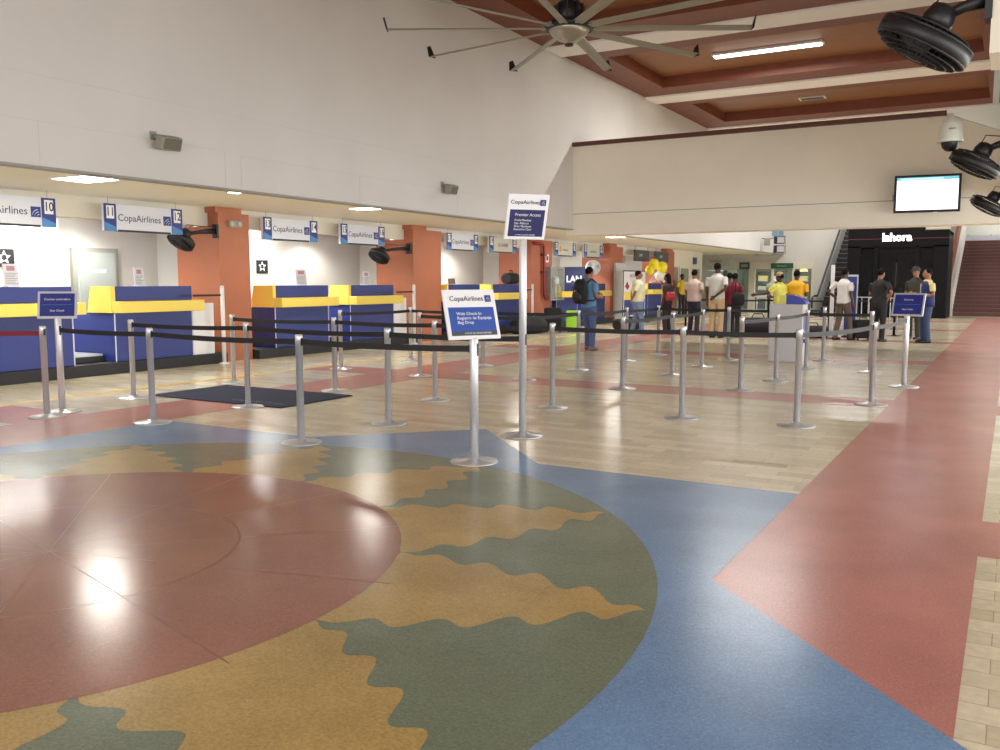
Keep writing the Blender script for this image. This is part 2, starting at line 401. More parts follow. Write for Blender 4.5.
# notices standing on counters
for y, z, w, h, mm, lb in ((7.36, 1.37, .22, .33, M_paper, 'printed notice standing on the nearest blue counter'), (9.52, 1.37, .19, .3, M_paper, 'small white notice on the counter left of the first orange pillar'),
        (13.3, 1.37, .28, .32, M_paper, 'white notice standing on the counter right of the first orange pillar'), (15.4, 1.37, .22, .3, M_paper, 'white notice standing on the counter left of the second orange pillar'),
        (18.8, 1.37, .3, .15, mat('brown_box', (132, 100, 84), .7), 'small brown box on the counter behind the Web Check-in sign')):
    t = thing('counter_notice', lb, 'notice', (-12.4, y, z), 0, None)
    b = MB(); b.box(-.012, .0, 0, w, 0, h, M=Matrix.Rotation(R(-6), 3, 'Y')); b.build('sheet', mm, t)
    b = MB(); b.box(-.1, .06, .01, w - .01, 0, .012); b.build('foot', M_white, t)
    if mm is M_paper:
        b = MB()
        for i in range(7): b.box(.0, .002, .02, w - .02 - .02 * (i % 3), h - .14 - i * .025, h - .13 - i * .025, M=Matrix.Rotation(R(-6), 3, 'Y'))
        b.box(0, .002, .05, w - .05, h - .1, h - .03, 1, M=Matrix.Rotation(R(-6), 3, 'Y'))
        b.build('printing', [M_grey, mat('print_rose', (180, 130, 140), .7)], t)
# black posters with the five-wedge white star
for y, x, z0, lb in ((8.2, -14.08, 1.68, 'black poster with five white wedges at the left edge'), (14.06, -14.28, 1.62, 'small black poster with five white wedges on the wall right of the first orange pillar')):
    t = thing('wall_poster', lb, 'poster', (x, y, z0), 0, None)
    b = MB(); b.box(-.012, .0, 0, .34, 0, .29); b.build('board', M_black, t)
    b = MB()
    for k in range(5):
        a = R(90 + 72 * k); c = Vector((0, .17 + .075 * math.cos(a), .15 + .075 * math.sin(a))); u = Vector((0, math.cos(a), math.sin(a))); v = Vector((0, -math.sin(a), math.cos(a)))
        b.prism([c - u * .03 + v * .03, c - u * .03 - v * .03, c + u * .04], (.004, 0, 0))
    b.build('emblem', M_white, t)
# hanging number signs
def copa_logo(parent, loc, rot, s):
    b = MB(); b.box(-s / 2, s / 2, -s / 2, s / 2, 0, .003, 0)
    for r0 in (.28, .52, .76):
        pts = []
        for i in range(13):
            a = R(180 - 75 * i / 12); pts.append((s * (.42 + r0 * 1.1 * math.cos(a)), s * (-.5 + r0 * math.sin(a) * .95)))
        for (x0, y0), (x1, y1) in zip(pts, pts[1:]):
            if -s / 2 < x0 < s / 2 and -s / 2 < x1 < s / 2 and y1 < s / 2:
                b.face([(x0, y0, .0036), (x1, y1, .0036), (x1, y1 + s * .07, .0036), (x0, y0 + s * .07, .0036)], 1)
    return b.build('emblem', [M_navy, M_signface], parent, loc, rot)
def hang_sign(y, n0, n1, label, kind='copa', x=-12.25):
    t = thing('hanging_sign', label, 'sign', (x, y, 2.235), 0, 'numbered signs hanging above the counters')
    w = 1.49
    b = MB(); b.box(-.06, 0, 0, w, 0, .42, 0, bev=.004); b.box(-.06, .004, .24, w - .24, -.004, .025, 1); b.build('panel', [M_signface if kind == 'copa' else M_cream, M_black], t)
    b = MB()
    for yy in (.1, w - .1): b.cyl((-.03, yy, .42), (-.03, yy, ZS - 2.235), .004, n=6)
    b.build('hanger', M_grey, t)
    for k, (yy, nn) in enumerate(((0, n0), (w - .215, n1))):
        b = MB(); b.box(0, .01, yy, yy + .215, 0, .42, 0); b.face([(.0105, yy, 0), (.0105, yy + .215, 0), (.0105, yy + .215, .06), (.0105, yy, .14)], 1)
        b.box(.0, .013, yy + .04, yy + .175, .19, .39, 2)
        b.build('number_panel', [M_navy, M_sky, M_white], t)
        if nn: letters(nn, .19, (.014, yy + .1075, .29), FX, M_black, t, sx=.8, bold=.002)
    if kind == 'copa':
        letters('CopaAirlines', .155, (.002, w / 2 - .09, .21), FX, M_signtext, t, sx=1.0)
        copa_logo(t, (.001, w / 2 + .44, .21), FX, .15)
    else:
        letters(kind, .13, (.002, w / 2, .2), FX, M_signtext, t, sx=1.0)
    return t
ks = [(6.6, '9', '10', 'white hanging sign cut off by the left edge of the picture', 'copa'), (8.89, '11', '12', 'white hanging sign just left of the first orange pillar', 'copa'),
      (12.26, '13', '14', 'white hanging sign just right of the first orange pillar', 'copa'), (14.47, '15', '16', 'white hanging sign just left of the second orange pillar', 'copa'),
      (18.48, '17', '18', 'white hanging sign right of the second orange pillar', 'copa'), (20.55, '19', '20', 'grey hanging sign just left of the tall sign pole', 'D.CARIBE'),
      (24.48, '21', '22', 'grey hanging sign with an orange mark above the navy wall panel', 'aviones'), (26.62, '23', '24', 'grey hanging sign above the round white wall fan', 'aerolinea')]
for a in ks:
    t = hang_sign(*a)
    if a[4] == 'aviones':
        b = MB(); b.prism([(.001, .32, .12), (.001, .46, .14), (.001, .44, .3), (.001, .34, .3)], (.004, 0, 0)); b.build('orange_mark', mat('orange_mark', (210, 140, 40), .5), t)
for y, lb in ((31.0, 'dark hanging sign left of the yellow balloons'), (33.2, 'dark hanging sign right of the yellow balloons')):
    t = thing('hanging_sign', lb, 'sign', (-12.2, y, 2.2), 0, None)
    b = MB(); b.box(-.06, 0, 0, 1.5, 0, .42, bev=.004); b.build('panel', M_dgrey, t); letters('LAN', .16, (.002, .6, .22), FX, M_white, t)
    b = MB(); b.cyl((-.03, .1, .42), (-.03, .1, .55), .01); b.cyl((-.03, 1.4, .42), (-.03, 1.4, .55), .01); b.build('hanger', M_grey, t)
# white round-top poles at the end of each counter pair, with their short belts
for y, y2, lb in ((11.0, 10.36, 'white pole at the end of counter 11-12 beside the orange pillar'), (16.75, 16.07, 'white pole at the end of counter 15-16'), (22.6, 22.0, 'white pole at the end of the counter left of the tall sign')):
    t = thing('white_pole', lb, 'pole', (-12.02, y, 0), 0, 'white poles at the counter ends')
    b = MB(); b.cyl((0, 0, 0), (0, 0, 1.34), .035); b.lathe([(.036, 1.34), (.03, 1.37), (.0, 1.38)]); b.lathe([(.09, 0), (.09, .012), (.04, .03)]); b.build('pole', M_white, t)
    b = MB(); b.box(-.01, 0, y2 - y, 0, 1.19, 1.225); b.build('belt', M_belt, t)

# white cladding seen at the end of counters under pillar
# ------------------------------------------------------------------ lights and fittings in the low ceiling
def panel(x, y, sx, sy, power, label, z=ZS):
    t = thing('ceiling_light', label, 'light', (x, y, z), 0, 'square light panels in the low ceiling')
    b = MB(); b.box(-sx / 2 - .03, sx / 2 + .03, -sy / 2 - .03, sy / 2 + .03, -.015, 0); b.build('frame', M_white, t)
    b = MB(); b.box(-sx / 2, sx / 2, -sy / 2, sy / 2, -.02, -.015); b.build('diffuser', M_lamp, t)
    area('lamp', (0, 0, -.03), (0, 0, 0), sx, sy, power, (1, .97, .88), t)
panel(-10.42, 7.32, .62, .5, 55, 'bright square ceiling light nearest the left edge of the picture')
panel(-10.25, 12.8, .45, .35, 40, 'square ceiling light above the sign just left of the second orange pillar')
panel(-10.3, 18.7, .45, .45, 40, 'square ceiling light right of the second orange pillar')
panel(-10.3, 24.6, .45, .45, 40, 'square ceiling light above the fire cabinet')
panel(-10.3, 1.4, .45, .45, 40, 'square ceiling light beyond the left edge')
def down(x, y, power, label, r=.1, spot=True):
    t = thing('downlight', label, 'light', (x, y, ZS), 0, 'round downlights in the low ceiling')
    b = MB(); b.lathe([(r, 0), (r + .03, -.004), (r + .03, -.012), (r, -.012)]); b.build('rim', M_white, t)
    b = MB(); b.lathe([(r, -.013), (r * .5, -.016), (0, -.017)]); b.build('lens', M_lamp, t)
    l = bpy.data.lights.new('lamp', 'SPOT'); l.energy = power; l.spot_size = R(130); l.spot_blend = .6; l.color = (1, .97, .85); l.shadow_soft_size = .1
    o = bpy.data.objects.new('lamp', l); C.objects.link(o); o.parent = t; o.location = (0, 0, -.05)
dl = ['downlight in the low ceiling before the first pillar', 'downlight behind the hanging sign 9-10', 'downlight behind the hanging sign 11-12', 'downlight behind the hanging sign 13-14',
      'downlight behind the hanging sign 15-16', 'downlight behind the sign 17-18', 'downlight behind the grey sign by the tall pole', 'downlight over the navy wall panel', 'downlight behind the round white fan', 'downlight behind the balloons', 'downlight behind the farthest dark sign']
down(-10.1, 9.55, 40, dl[0])
for i, y in enumerate((7.2, 9.6, 13.3, 15.6, 19.2, 21.4, 25.2, 27.6, 31.2, 33.4)): down(-13.55, y, 200, dl[i + 1])
# long tube battens behind the bulkhead (the white strips glimpsed under the signs)
for i, y in enumerate((8.3, 13.2, 19.4, 25.8, 31.5)):
    t = thing('tube_light', ['white tube light glimpsed between signs 10 and 11', 'white tube light glimpsed left of sign 13-14', 'white tube light glimpsed beside sign 17-18', 'white tube light glimpsed between the two grey signs', 'white tube light near the balloons'][i], 'light', (-13.7, y, ZS), 0, 'tube lights behind the low beam')
    b = MB(); b.box(-.12, .12, -.9, .9, -.06, 0); b.build('housing', M_white, t)
    b = MB(); b.box(-.1, .1, -.88, .88, -.075, -.06); b.build('diffuser', M_lamp2, t)
    area('lamp', (0, 0, -.09), (0, 0, 0), .2, 1.7, 130, (1, .99, .94), t)

# coffer light fittings
for i, (x, y) in enumerate(((-5.6, 22.8), (-5.6, 35.1), (-5.6, 41.2))):  # farthest tube is unseen, added to brighten the hall beyond the bridge
    t = thing('batten_light', ['long white tube light in the wooden coffer at upper right', 'tube light in the coffer beyond the bridge', 'unseen tube light added in the farthest coffer'][i], 'light', (x, y, 7.2), 0, 'tube lights in the wooden coffers')
    b = MB(); b.box(-1.35, 1.35, -.13, .13, -.07, 0, bev=.01); b.build('housing', M_white, t)
    b = MB(); b.box(-1.3, 1.3, -.11, .11, -.1, -.07, bev=.01); b.build('diffuser', M_lamp2, t)
    area('lamp', (0, 0, -.12), (0, 0, 0), 2.5, .22, 400, (1, .98, .94), t)
t = thing('ceiling_vent', 'small rectangular vent in the wooden coffer above the bridge', 'vent', (-5.8, 29.6, 7.19), 0)
b = MB(); b.box(-.4, .4, -.22, .22, -.02, 0); b.build('frame', M_white, t)
b = MB(); b.box(-.34, .34, -.17, .17, -.024, -.02)
b.build('grille', M_dgrey, t)

# ------------------------------------------------------------------ big ceiling fan
t = thing('ceiling_fan', 'huge ten-bladed ceiling fan with silver hub and turned-up blade tips', 'fan', (-6.1, 12.63, 5.3), 0)
b = MB(); b.cyl((0, 0, .35), (0, 0, 2.12), .04); b.lathe([(.14, 2.06), (.14, 2.12)]); b.build('downrod', M_dgrey, t)
b = MB(); b.lathe([(.17, .06), (.22, .12), (.22, .32), (.13, .42), (.05, .44)]); b.lathe([(.36, -.03), (.38, .0), (.38, .06), (.3, .08)], n=40)
for k in range(10): b.box(.19, .235, -.012, .012, .08, .34, M=Matrix.Rotation(R(36 * k), 3, 'Z'))
b.build('motor', M_black, t)
b = MB(); b.lathe([(.07, -.24), (.075, -.2), (.17, -.17), (.27, -.1), (.31, -.03), (.31, 0)], n=40); b.build('hub', mat('hub_metal', (168, 166, 156), .3, .75), t)
b = MB(); b.lathe([(.0, -.262), (.06, -.26), (.072, -.235), (.07, -.22)]); b.build('hub_cap', M_black, t)
M_blade = mat('blade_metal', (150, 150, 136), .45, .3)
for k in range(10):
    Mz = Matrix.Rotation(R(29 + 36 * k), 4, 'Z')
    b = MB(); secs = []
    for r, w in ((.3, .075), (.45, .082), (2.78, .075)):
        u = Vector((0, w, -w * .26)); v = Vector((0, .006, .014)); secs.append(((r, 0, .0), u, v))
    b.loft(secs, 12); bl = b.build('blade', M_blade, t); bl.matrix_local = Mz
    b = MB(); b.box(.3, .42, -.05, .05, -.02, .03); p = b.build('blade_bracket', M_grey, bl)
    b = MB(); b.prism([(2.78, -.075, -.02), (2.78, .08, -.02), (2.83, .07, .15), (2.83, .0, .18)], (.02, 0, 0)); b.build('blade_tip', M_black, bl)

# ------------------------------------------------------------------ wall fans
def make_fan(label, loc, rz, tilt, d=.62, body=M_black, arm=.42, group='black wall fans', spin=0):
    """disc axis points along local -Y (tilted down); bracket runs to +X local from the motor"""
    t = thing('wall_fan', label, 'fan', loc, rz, group)
    Mt = Matrix.Rotation(R(90 + tilt), 3, 'X')
    r = d / 2
    b = MB()
    for q, z in ((1, 0), (1, .045), (1.0, -.045), (.86, .075), (.7, .09), (.5, .1), (.3, .105), (.86, -.075), (.66, -.09), (.45, -.1)):
        b.path([Mt @ Vector((r * q * math.cos(2 * PI * i / 28), r * q * math.sin(2 * PI * i / 28), z)) for i in range(28)], .0045 if q < 1 else .009, 6, closed=True)
    for k in range(36):
        a = 2 * PI * k / 36; cs, sn = math.cos(a), math.sin(a)
        b.path([Mt @ Vector((r * q * cs, r * q * sn, z)) for q, z in ((.15, .107), (.5, .1), (.86, .075), (1, .0), (.86, -.075), (.45, -.1), (.2, -.1))], .003, 5)
    b.lathe([(r * 1.02, -.045), (r * 1.03, 0), (r * 1.02, .045), (r * .99, .045), (r * .99, -.045), (r * 1.02, -.0451)], n=36, M=Mt)
    b.build('cage', body, t)
    b = MB(); b.lathe([(.0, .115), (.05, .11), (.055, .1)], M=Mt); b.build('badge', body if body is M_black else M_white, t)
    b = MB()
    for k in range(3):
        a = 2 * PI * k / 3 + .3; u = Vector((math.cos(a), math.sin(a), 0)); v = Vector((-u.y, u.x, .35))
        b.prism([Mt @ (u * .05 - v * .03), Mt @ (u * r * .85 - v * .1), Mt @ (u * r * .9 + v * .06), Mt @ (u * .05 + v * .04)], Mt @ Vector((0, 0, .005)))
    b.lathe([(.05, -.05), (.05, .05)], M=Mt); b.build('blades', M_dgrey if body is M_black else M_grey, t)
    b = MB(); b.lathe([(.03, -.24), (.075, -.22), (.095, -.15), (.09, -.09)], M=Mt); b.build('motor', M_black if body is M_black else M_grey, t)
    b = MB(); p = Mt @ Vector((0, 0, -.15)); b.path([p, p + Vector((0, arm * .5, .05)), p + Vector((0, arm, .08))], [.03, .035, .05], 8)
    b.box(p.x - .07, p.x + .07, p.y + arm - .02, p.y + arm + .02, p.z - .05, p.z + .2); b.build('bracket', M_black if body is M_black else M_grey, t)
    b = MB(); b.path([p + Vector((.0, -.04, .05)), p + Vector((.02, .02, .16)), p + Vector((.03, arm * .6, .14)), p + Vector((.03, arm, .16))], .006, 6); b.build('cable', M_black, t)
    return t
make_fan('black wall fan at the upper right corner, the largest in view', (-.56, 6.2, 2.92), R(-90), 60, .57, arm=.27, group=None)
make_fan('middle black wall fan at the right edge, under the dome camera', (-.43, 10.9, 2.7), R(-90), 62, .52, arm=.24, group=None)
make_fan('lowest black wall fan at the right edge, beside the screen', (-.42, 16.0, 2.63), R(-90), 60, .54, arm=.2, group=None)
make_fan('black wall fan on the first orange pillar', (-12.45, 10.52, 2.14), R(-8), 55, .46, arm=.6, group=None)
make_fan('black wall fan on the second orange pillar', (-12.55, 16.15, 2.02), R(-8), 55, .48, arm=.88, group=None)
make_fan('round white wall fan on the fourth orange pillar', (-12.6, 28.13, 1.92), R(35), 0, .5, body=M_white, arm=.62, group=None)

# dome camera
t = thing('security_camera', 'white dome security camera on an arm at upper right', 'camera', (-.68, 10.9, 2.99), 0); t.scale = (1.1, 1.1, 1.1)
b = MB(); b.lathe([(.115, -.04), (.12, -.03), (.115, .0), (.105, .12), (.085, .17), (.04, .2), (.035, .24)]); b.build('housing', mat('cam_white', (206, 206, 192), .4), t)
b = MB(); b.lathe([(.0, -.13), (.04, -.12), (.07, -.09), (.085, -.04), (.085, -.02)]); b.build('dome', M_black, t)
b = MB(); b.prism([(-.04, -.03, .24), (.52, -.03, .0), (.52, -.03, .28), (-.04, -.03, .29)], (0, .06, 0)); b.build('arm', mat('cam_white', (0, 0, 0)), t)
letters('view', .035, (.02, -.119, .08), FY, M_black, t)
# tv on the bridge
t = thing('wall_screen', 'lit flat screen hanging on the bridge wall at right', 'screen', (-1.64, 20.3, 2.86), R(5))
b = MB(); b.box(-.62, .62, -.04, .04, 0, .76, bev=.012); b.build('frame', M_black, t)
b = MB(); b.box(-.57, .57, -.044, -.04, .05, .71, 0); b.box(-.57, .57, -.046, -.044, .65, .71, 1); b.box(-.5, .3, -.048, -.046, .665, .695, 2)
b.build('display', [mat('screen_white', (244, 248, 255), .3, emit=1.6), mat('screen_teal', (120, 200, 226), .3, emit=.8), mat('screen_pale', (190, 235, 245), .3, emit=1.0)], t)
b = MB(); b.box(-.15, .15, .04, .3, .3, .5); b.box(-.65, -.3, .2, .29, .26, .4); b.build('mount', M_grey, t)
b = MB(); b.box(.13, .2, -.05, -.03, -.03, 0); b.build('sensor', M_white, t)
# speakers on the left wall
for y, z, lb in ((8.0, 3.3, 'grey wall speaker near the upper left, the larger of the two'), (14.75, 3.3, 'grey wall speaker above sign 17-18, the smaller of the two')):
    t = thing('wall_speaker', lb, 'speaker', (XW, y, z), 0, None)
    b = MB(); Mx = Matrix.Rotation(R(18), 3, 'Y') @ Matrix.Rotation(R(10), 3, 'Z')
    b.box(.07, .2, -.17, .2, -.1, .08, M=Mx, bev=.02); b.build('cabinet', mat('speaker_shell', (140, 136, 118), .5), t)
    b = MB(); b.box(.2, .206, -.14, .17, -.08, .06, M=Mx); b.build('grille', mat('speaker_grille', (104, 106, 92), .7, noise=.2, nscale=100), t)
    b = MB(); b.box(0, .012, -.16, -.06, -.02, .09); b.cyl((0, -.1, .03), (.12, -.06, .02), .02); b.build('bracket', M_grey, t)
# emergency lamp on pillar 1
t = thing('emergency_light', 'small twin-lamp emergency light on the first orange pillar', 'light', (-12.3, 11.42, 2.42), 0)
b = MB(); b.box(0, .06, 0, .3, 0, .12, bev=.008); b.build('housing', M_grey, t)
b = MB()
for y in (.06, .24): b.lathe([(.0, .09), (.045, .085), (.045, .06)], c=(0, y, .06), M=Matrix.Rotation(R(90), 3, 'Y'))
b.build('lamp_head', M_cream, t)

# ------------------------------------------------------------------ stanchions
def belt_mesh(p, q, z=.915):
    """strap from p to q, in p's local frame"""
    d = Vector((q[0] - p[0], q[1] - p[1], 0)); L = d.length; d.normalize(); nn = Vector((-d.y, d.x, 0)) * .0015
    b = MB(); n = 12
    for i in range(n):
        s0, s1 = .035 + (L - .07) * i / n, .035 + (L - .07) * (i + 1) / n
        g0 = -.016 * L / 2 * 4 * (i / n) * (1 - i / n); g1 = -.016 * L / 2 * 4 * ((i + 1) / n) * (1 - (i + 1) / n)
        A0, A1 = d * s0, d * s1
        pts = [A0 + nn + Vector((0, 0, z + g0 - .025)), A1 + nn + Vector((0, 0, z + g1 - .025)), A1 + nn + Vector((0, 0, z + g1 + .025)), A0 + nn + Vector((0, 0, z + g0 + .025))]
        b.prism(pts, -nn * 2)
    b.box(L - .05, L - .03, -.006, .006, z - .03, z + .03, M=Matrix.Rotation(math.atan2(d.y, d.x), 3, 'Z'))
    return b
def post_parts():
    b = MB(); b.lathe([(.185, 0), (.19, .006), (.185, .014), (.06, .022), (.045, .04), (.036, .045)], n=40); base = b
    return base
_post = None
def make_post(label, x, y, h=.98, to=(), sign=False, black=False):
    global _post
    group = 'silver queue posts' if not black else 'black queue posts'
    t = thing('queue_post', label, 'stanchion', (x, y, 0), 0, group)
    mp, mb_ = (M_chrome, M_base) if not black else (M_black, M_black)
    b = MB(); b.lathe([(.18, 0), (.186, .005), (.182, .012), (.07, .02), (.05, .035), (.034, .04)], n=40); b.build('base', mb_, t)
    b = MB(); b.lathe([(.032, .02), (.032, h - .1), (.034, h - .1), (.034, h - .012), (.028, h - .001), (.0, h)], n=24)
    b.box(.03, .035, -.012, .012, h - .1, h - .03, 1); b.box(-.035, -.03, -.012, .012, h - .1, h - .03, 1)
    b.build('pole', [mp, M_black], t)
    for q in to: belt_mesh((x, y), q, h - .065).build('belt', M_belt, t)
    return t
P = {}
rows = [('nearest', [(-8.9, 5.66), (-7.59, 5.97), (-5.48, 5.88)]),
        ('second', [(-9.42, 7.14), (-7.6, 7.29), (-5.45, 7.13)]),
        ('third', [(-9.59, 8.94), (-7.72, 8.95), (-6.07, 8.88), (-4.52, 8.99), (-2.99, 9.02), (-1.82, 9.09)]),
        ('fourth', [(-9.59, 11.28), (-7.83, 11.05), (-6.18, 11.37), (-4.51, 11.08), (-3.1, 11.77), (-1.38, 11.11)]),
        ('fifth', [(-9.46, 13.07), (-7.83, 12.92), (-6.12, 13.11), (-4.53, 13.15), (-2.94, 13.11)]),
        ('sixth', [(-6.06, 15.05), (-4.52, 14.64), (-2.92, 15.18), (-1.92, 15.1)]),
        ('seventh', [(-6.02, 16.61), (-4.51, 16.2), (-2.95, 16.87)])]
for r_, (nm, ps) in enumerate(rows):
    for c_, p in enumerate(ps): P[(r_, c_)] = p
SIGN_WEB, SIGN_TALL, SIGN_L, SIGN_R = (-3.69, 5.95), (-3.93, 7.2), (-9.1, 5.97), (-1.24, 13.25)
link = {(0, 1): [P[0, 2]], (0, 2): [SIGN_WEB], (1, 0): [P[1, 1]], (1, 1): [P[1, 2]], (1, 2): [SIGN_TALL],
        (2, 0): [P[2, 1]], (2, 1): [P[2, 2]], (2, 2): [P[2, 3]], (2, 3): [P[2, 4]], (2, 4): [P[2, 5]], (2, 5): [P[3, 5]], (3, 5): [SIGN_R],
        (3, 0): [P[4, 0]], (3, 1): [P[3, 2]], (3, 2): [P[4, 2]], (4, 0): [P[4, 1]], (4, 1): [P[4, 2]], (4, 2): [P[5, 0]], (5, 0): [P[6, 0]],
        (3, 3): [P[4, 3]], (4, 3): [P[5, 1]], (3, 4): [P[4, 4]], (4, 4): [P[5, 2]], (6, 0): [P[6, 1]], (6, 1): [P[6, 2]], (5, 2): [P[5, 3]]}
ordn = ['first', 'second', 'third', 'fourth', 'fifth', 'sixth']
for (r_, c_), p in P.items():
    n_ = len(rows[r_][1])
    make_post('silver queue post, %s from the left in the %s row from the viewer' % (ordn[c_], rows[r_][0]), p[0], p[1], to=link.get((r_, c_), ()))

for o in bpy.data.objects:
    if o.get('label', '').startswith('silver queue post, first from the left in the nearest row'):
        belt_mesh(P[0, 0], (-12.0, 5.1), .9).build('red_belt', M_red_belt, o)
def sign_stand(label, p, h, face, alpha, tilt, w, hh, build, dome=False, band=()):
    x, y = p
    t = thing('stand_sign', label, 'sign', (x, y, 0), 0)
    b = MB()
    if dome: b.lathe([(.17, 0), (.175, .008), (.15, .03), (.08, .055), (.036, .07)], n=40)
    else: b.lathe([(.19, 0), (.196, .005), (.19, .013), (.07, .02), (.05, .035), (.034, .04)], n=40)
    b.build('base', M_base, t)
    b = MB(); b.lathe([(.035, .02), (.035, h), (.03, h + .01), (0, h + .011)], n=24); b.box(.03, .037, -.012, .012, .86, .96, 1); b.build('pole', [M_chrome, M_black], t)
    for q in band: belt_mesh(p, q).build('belt', M_belt, t)
    c = Vector((-x, -y, 0)).normalized(); tt = Vector((-c.y, c.x, 0)); nrm = c * math.cos(alpha) + tt * math.sin(alpha)
    rz = math.atan2(nrm.y, nrm.x) + PI / 2
    pn = bpy.data.objects.new('sign_panel', None)
    b = MB(); b.box(-w / 2, w / 2, .0, .022, 0, hh, bev=.005); pn = b.build('sign_panel', face, t)
    pn.matrix_local = Matrix.Translation((nrm.x * .03, nrm.y * .03, h - .0)) @ Matrix.Rotation(rz, 4, 'Z') @ Matrix.Rotation(tilt, 4, 'X')
    build(pn, w, hh)
    return t
M_signblue = mat('sign_blue', (44, 78, 160), .45)
M_signnavy = mat('sign_navy2', (34, 36, 92), .45)
def web(pn, w, h):
    b = MB(); b.box(-w / 2 + .03, w / 2 - .03, -.002, 0, .03, h * .64, 0); b.box(-w / 2 + .03, w / 2 - .03, -.003, -.002, .03, .065, 1); b.build('printed_field', [M_signblue, M_dgrey], pn)
    letters('CopaAirlines', .058, (-.03, -.003, h * .81), FY, M_signtext, pn, sx=1.0); copa_logo(pn, (.165, -.002, h * .81), FY, .055)
    letters('Web Check-In\nRegistro de Equipaje\nBag Drop', .036, (-.14, -.004, h * .42), FY, M_white, pn, 'LEFT', sx=1.05)
    letters('A STAR ALLIANCE MEMBER', .02, (.03, -.005, .047), FY, M_signface, pn)
def tall(pn, w, h):
    b = MB(); b.box(-w / 2 + .03, w / 2 - .03, -.002, 0, .03, h * .66, 0); b.build('printed_field', M_signnavy, pn)
    letters('CopaAirlines', .05, (-.03, -.003, h * .82), FY, M_signtext, pn, sx=1.1); copa_logo(pn, (.14, -.002, h * .82), FY, .055)
    letters('Premier Access', .04, (-.12, -.004, h * .55), FY, M_white, pn, 'LEFT')
    letters('PreferMember\nStar Alliance\nFirst / Business\nExecutive Class', .028, (-.12, -.004, h * .33), FY, M_white, pn, 'LEFT')
    letters('A STAR ALLIANCE MEMBER', .016, (0, -.004, .045), FY, M_signface, pn)
def small(a, b_):
    def g(pn, w, h):
        b = MB(); b.box(-w / 2 + .025, w / 2 - .025, -.002, 0, .025, h - .025, 0); b.box(-w / 2 + .05, w / 2 - .05, -.003, -.002, h / 2 - .002, h / 2 + .002, 1); b.build('printed_field', [mat('sign_blue2', (26, 38, 120), .45), M_sky], pn)
        letters(a, .032, (0, -.004, h * .7), FY, M_white, pn); letters(b_, .032, (0, -.004, h * .28), FY, M_white, pn)
    return g
sign_stand('silver stand with large white and blue Web Check-In sign in front', SIGN_WEB, .995, M_white, R(29), R(-18), .47, .41, web)
sign_stand('very tall silver pole with white and navy airline sign on top', SIGN_TALL, 1.83, M_white, R(22), R(18), .4, .42, tall)
tl = sign_stand('small blue framed sign on a silver pole at the far left', SIGN_L, 1.045, M_alu2, R(-12), R(-18), .4, .31, small('Counter automatico', 'Seat Check'), band=[P[0, 1]])
sign_stand('small blue framed sign on the rightmost silver pole', SIGN_R, .98, M_alu2, R(-15), R(-20), .41, .33, small('Economy', 'Main Cabin'))

# floor mat
t = thing('floor_mat', 'dark navy floor mat lying among the queue posts', 'mat', (-8.32, 8.03, .003), 0)
b = MB(); b.box(-1.13, 1.13, -.64, .64, 0, .01, bev=.004); b.build('pile', mat('mat_pile', (24, 34, 62), .95, noise=.25, nscale=150, bump=.5), t)
letters('CopaAirlines', .16, (.55, -.42, .011), (0, 0, R(90) * 0), mat('mat_print', (96, 104, 124), .9), t)

# ------------------------------------------------------------------ kiosk
t = thing('checkin_kiosk', 'grey-white self-service kiosk box with rounded blue top', 'kiosk', (-3.5, 16.3, 0), 0)
b = MB(); b.box(-.31, .28, 0, .42, 0, 1.04, bev=.012); b.build('cabinet', mat('kiosk_grey', (190, 188, 190), .45), t)
b = MB(); pts = [(-.02, .02, 1.04)] + [(-.02 + .34 * math.sin(R(a)), .02, 1.04 + .17 * math.cos(R(a))) for a in range(0, 91, 10)]
b.prism(pts, (0, .36, 0)); b.build('rounded_top', mat('kiosk_blue', (34, 50, 150), .35), t)
b = MB(); b.box(-.14, -.02, .02, .38, 1.04, 1.2); b.build('yellow_side', mat('kiosk_yellow', (214, 206, 110), .5), t)
b = MB(); b.box(.28, .286, .08, .34, .55, .85); b.box(.28, .31, .1, .3, .35, .42); b.build('card_slot', mat('kiosk_label', (70, 80, 170), .4), t)

# ------------------------------------------------------------------ fittings by the third pillar
t = thing('fire_cabinet', 'grey glass-fronted fire hose cabinet on the third orange pillar', 'cabinet', (-12.3, 23.92, .87), 0)
b = MB(); b.box(0, .2, 0, .05, 0, 1.02); b.box(0, .2, .9, .95, 0, 1.02); b.box(0, .2, .05, .9, 0, .05); b.box(0, .2, .05, .9, .97, 1.02); b.box(0, .01, .05, .9, .05, .97); b.build('frame', M_grey, t)
b = MB(); b.box(.19, .196, .05, .9, .05, .97); b.build('glass_door', M_clear, t)
b = MB(); b.lathe([(.05, 0), (.12, .01), (.12, .1), (.05, .11)], c=(.08, .5, .6), M=Matrix.Rotation(R(90), 3, 'Y') @ Matrix.Rotation(0, 3, 'X')); b.path([(.14, .5, .5), (.15, .4, .3), (.14, .5, .1)], .03); b.build('hose_reel', M_paper, t)
b = MB(); b.lathe([(.07, 0), (.07, .35), (.03, .42), (.03, .46)], c=(.1, .74, .06)); b.build('extinguisher', mat('ext_yellow', (190, 170, 80), .4), t)
t = thing('fire_pipe', 'red fire pipe running down the third orange pillar', 'pipe', (-12.22, 22.85, 0), 0)
b = MB(); b.path([(0, .2, 2.56), (0, .72, 2.56), (0, .84, 2.52), (0, .86, 2.4), (0, .86, 1.05), (.02, .9, .96), (.05, 1.07, .95)], .045, 12); b.build('pipe', M_redpipe, t)
b = MB(); b.box(-.079, .05, .78, .94, 1.7, 1.76); b.box(-.079, .05, .78, .94, 2.2, 2.26); b.build('clamp', M_trim, t)
t = thing('alarm_box', 'small white call box above the fire cabinet', 'alarm', (-12.3, 23.85, 2.02), 0)
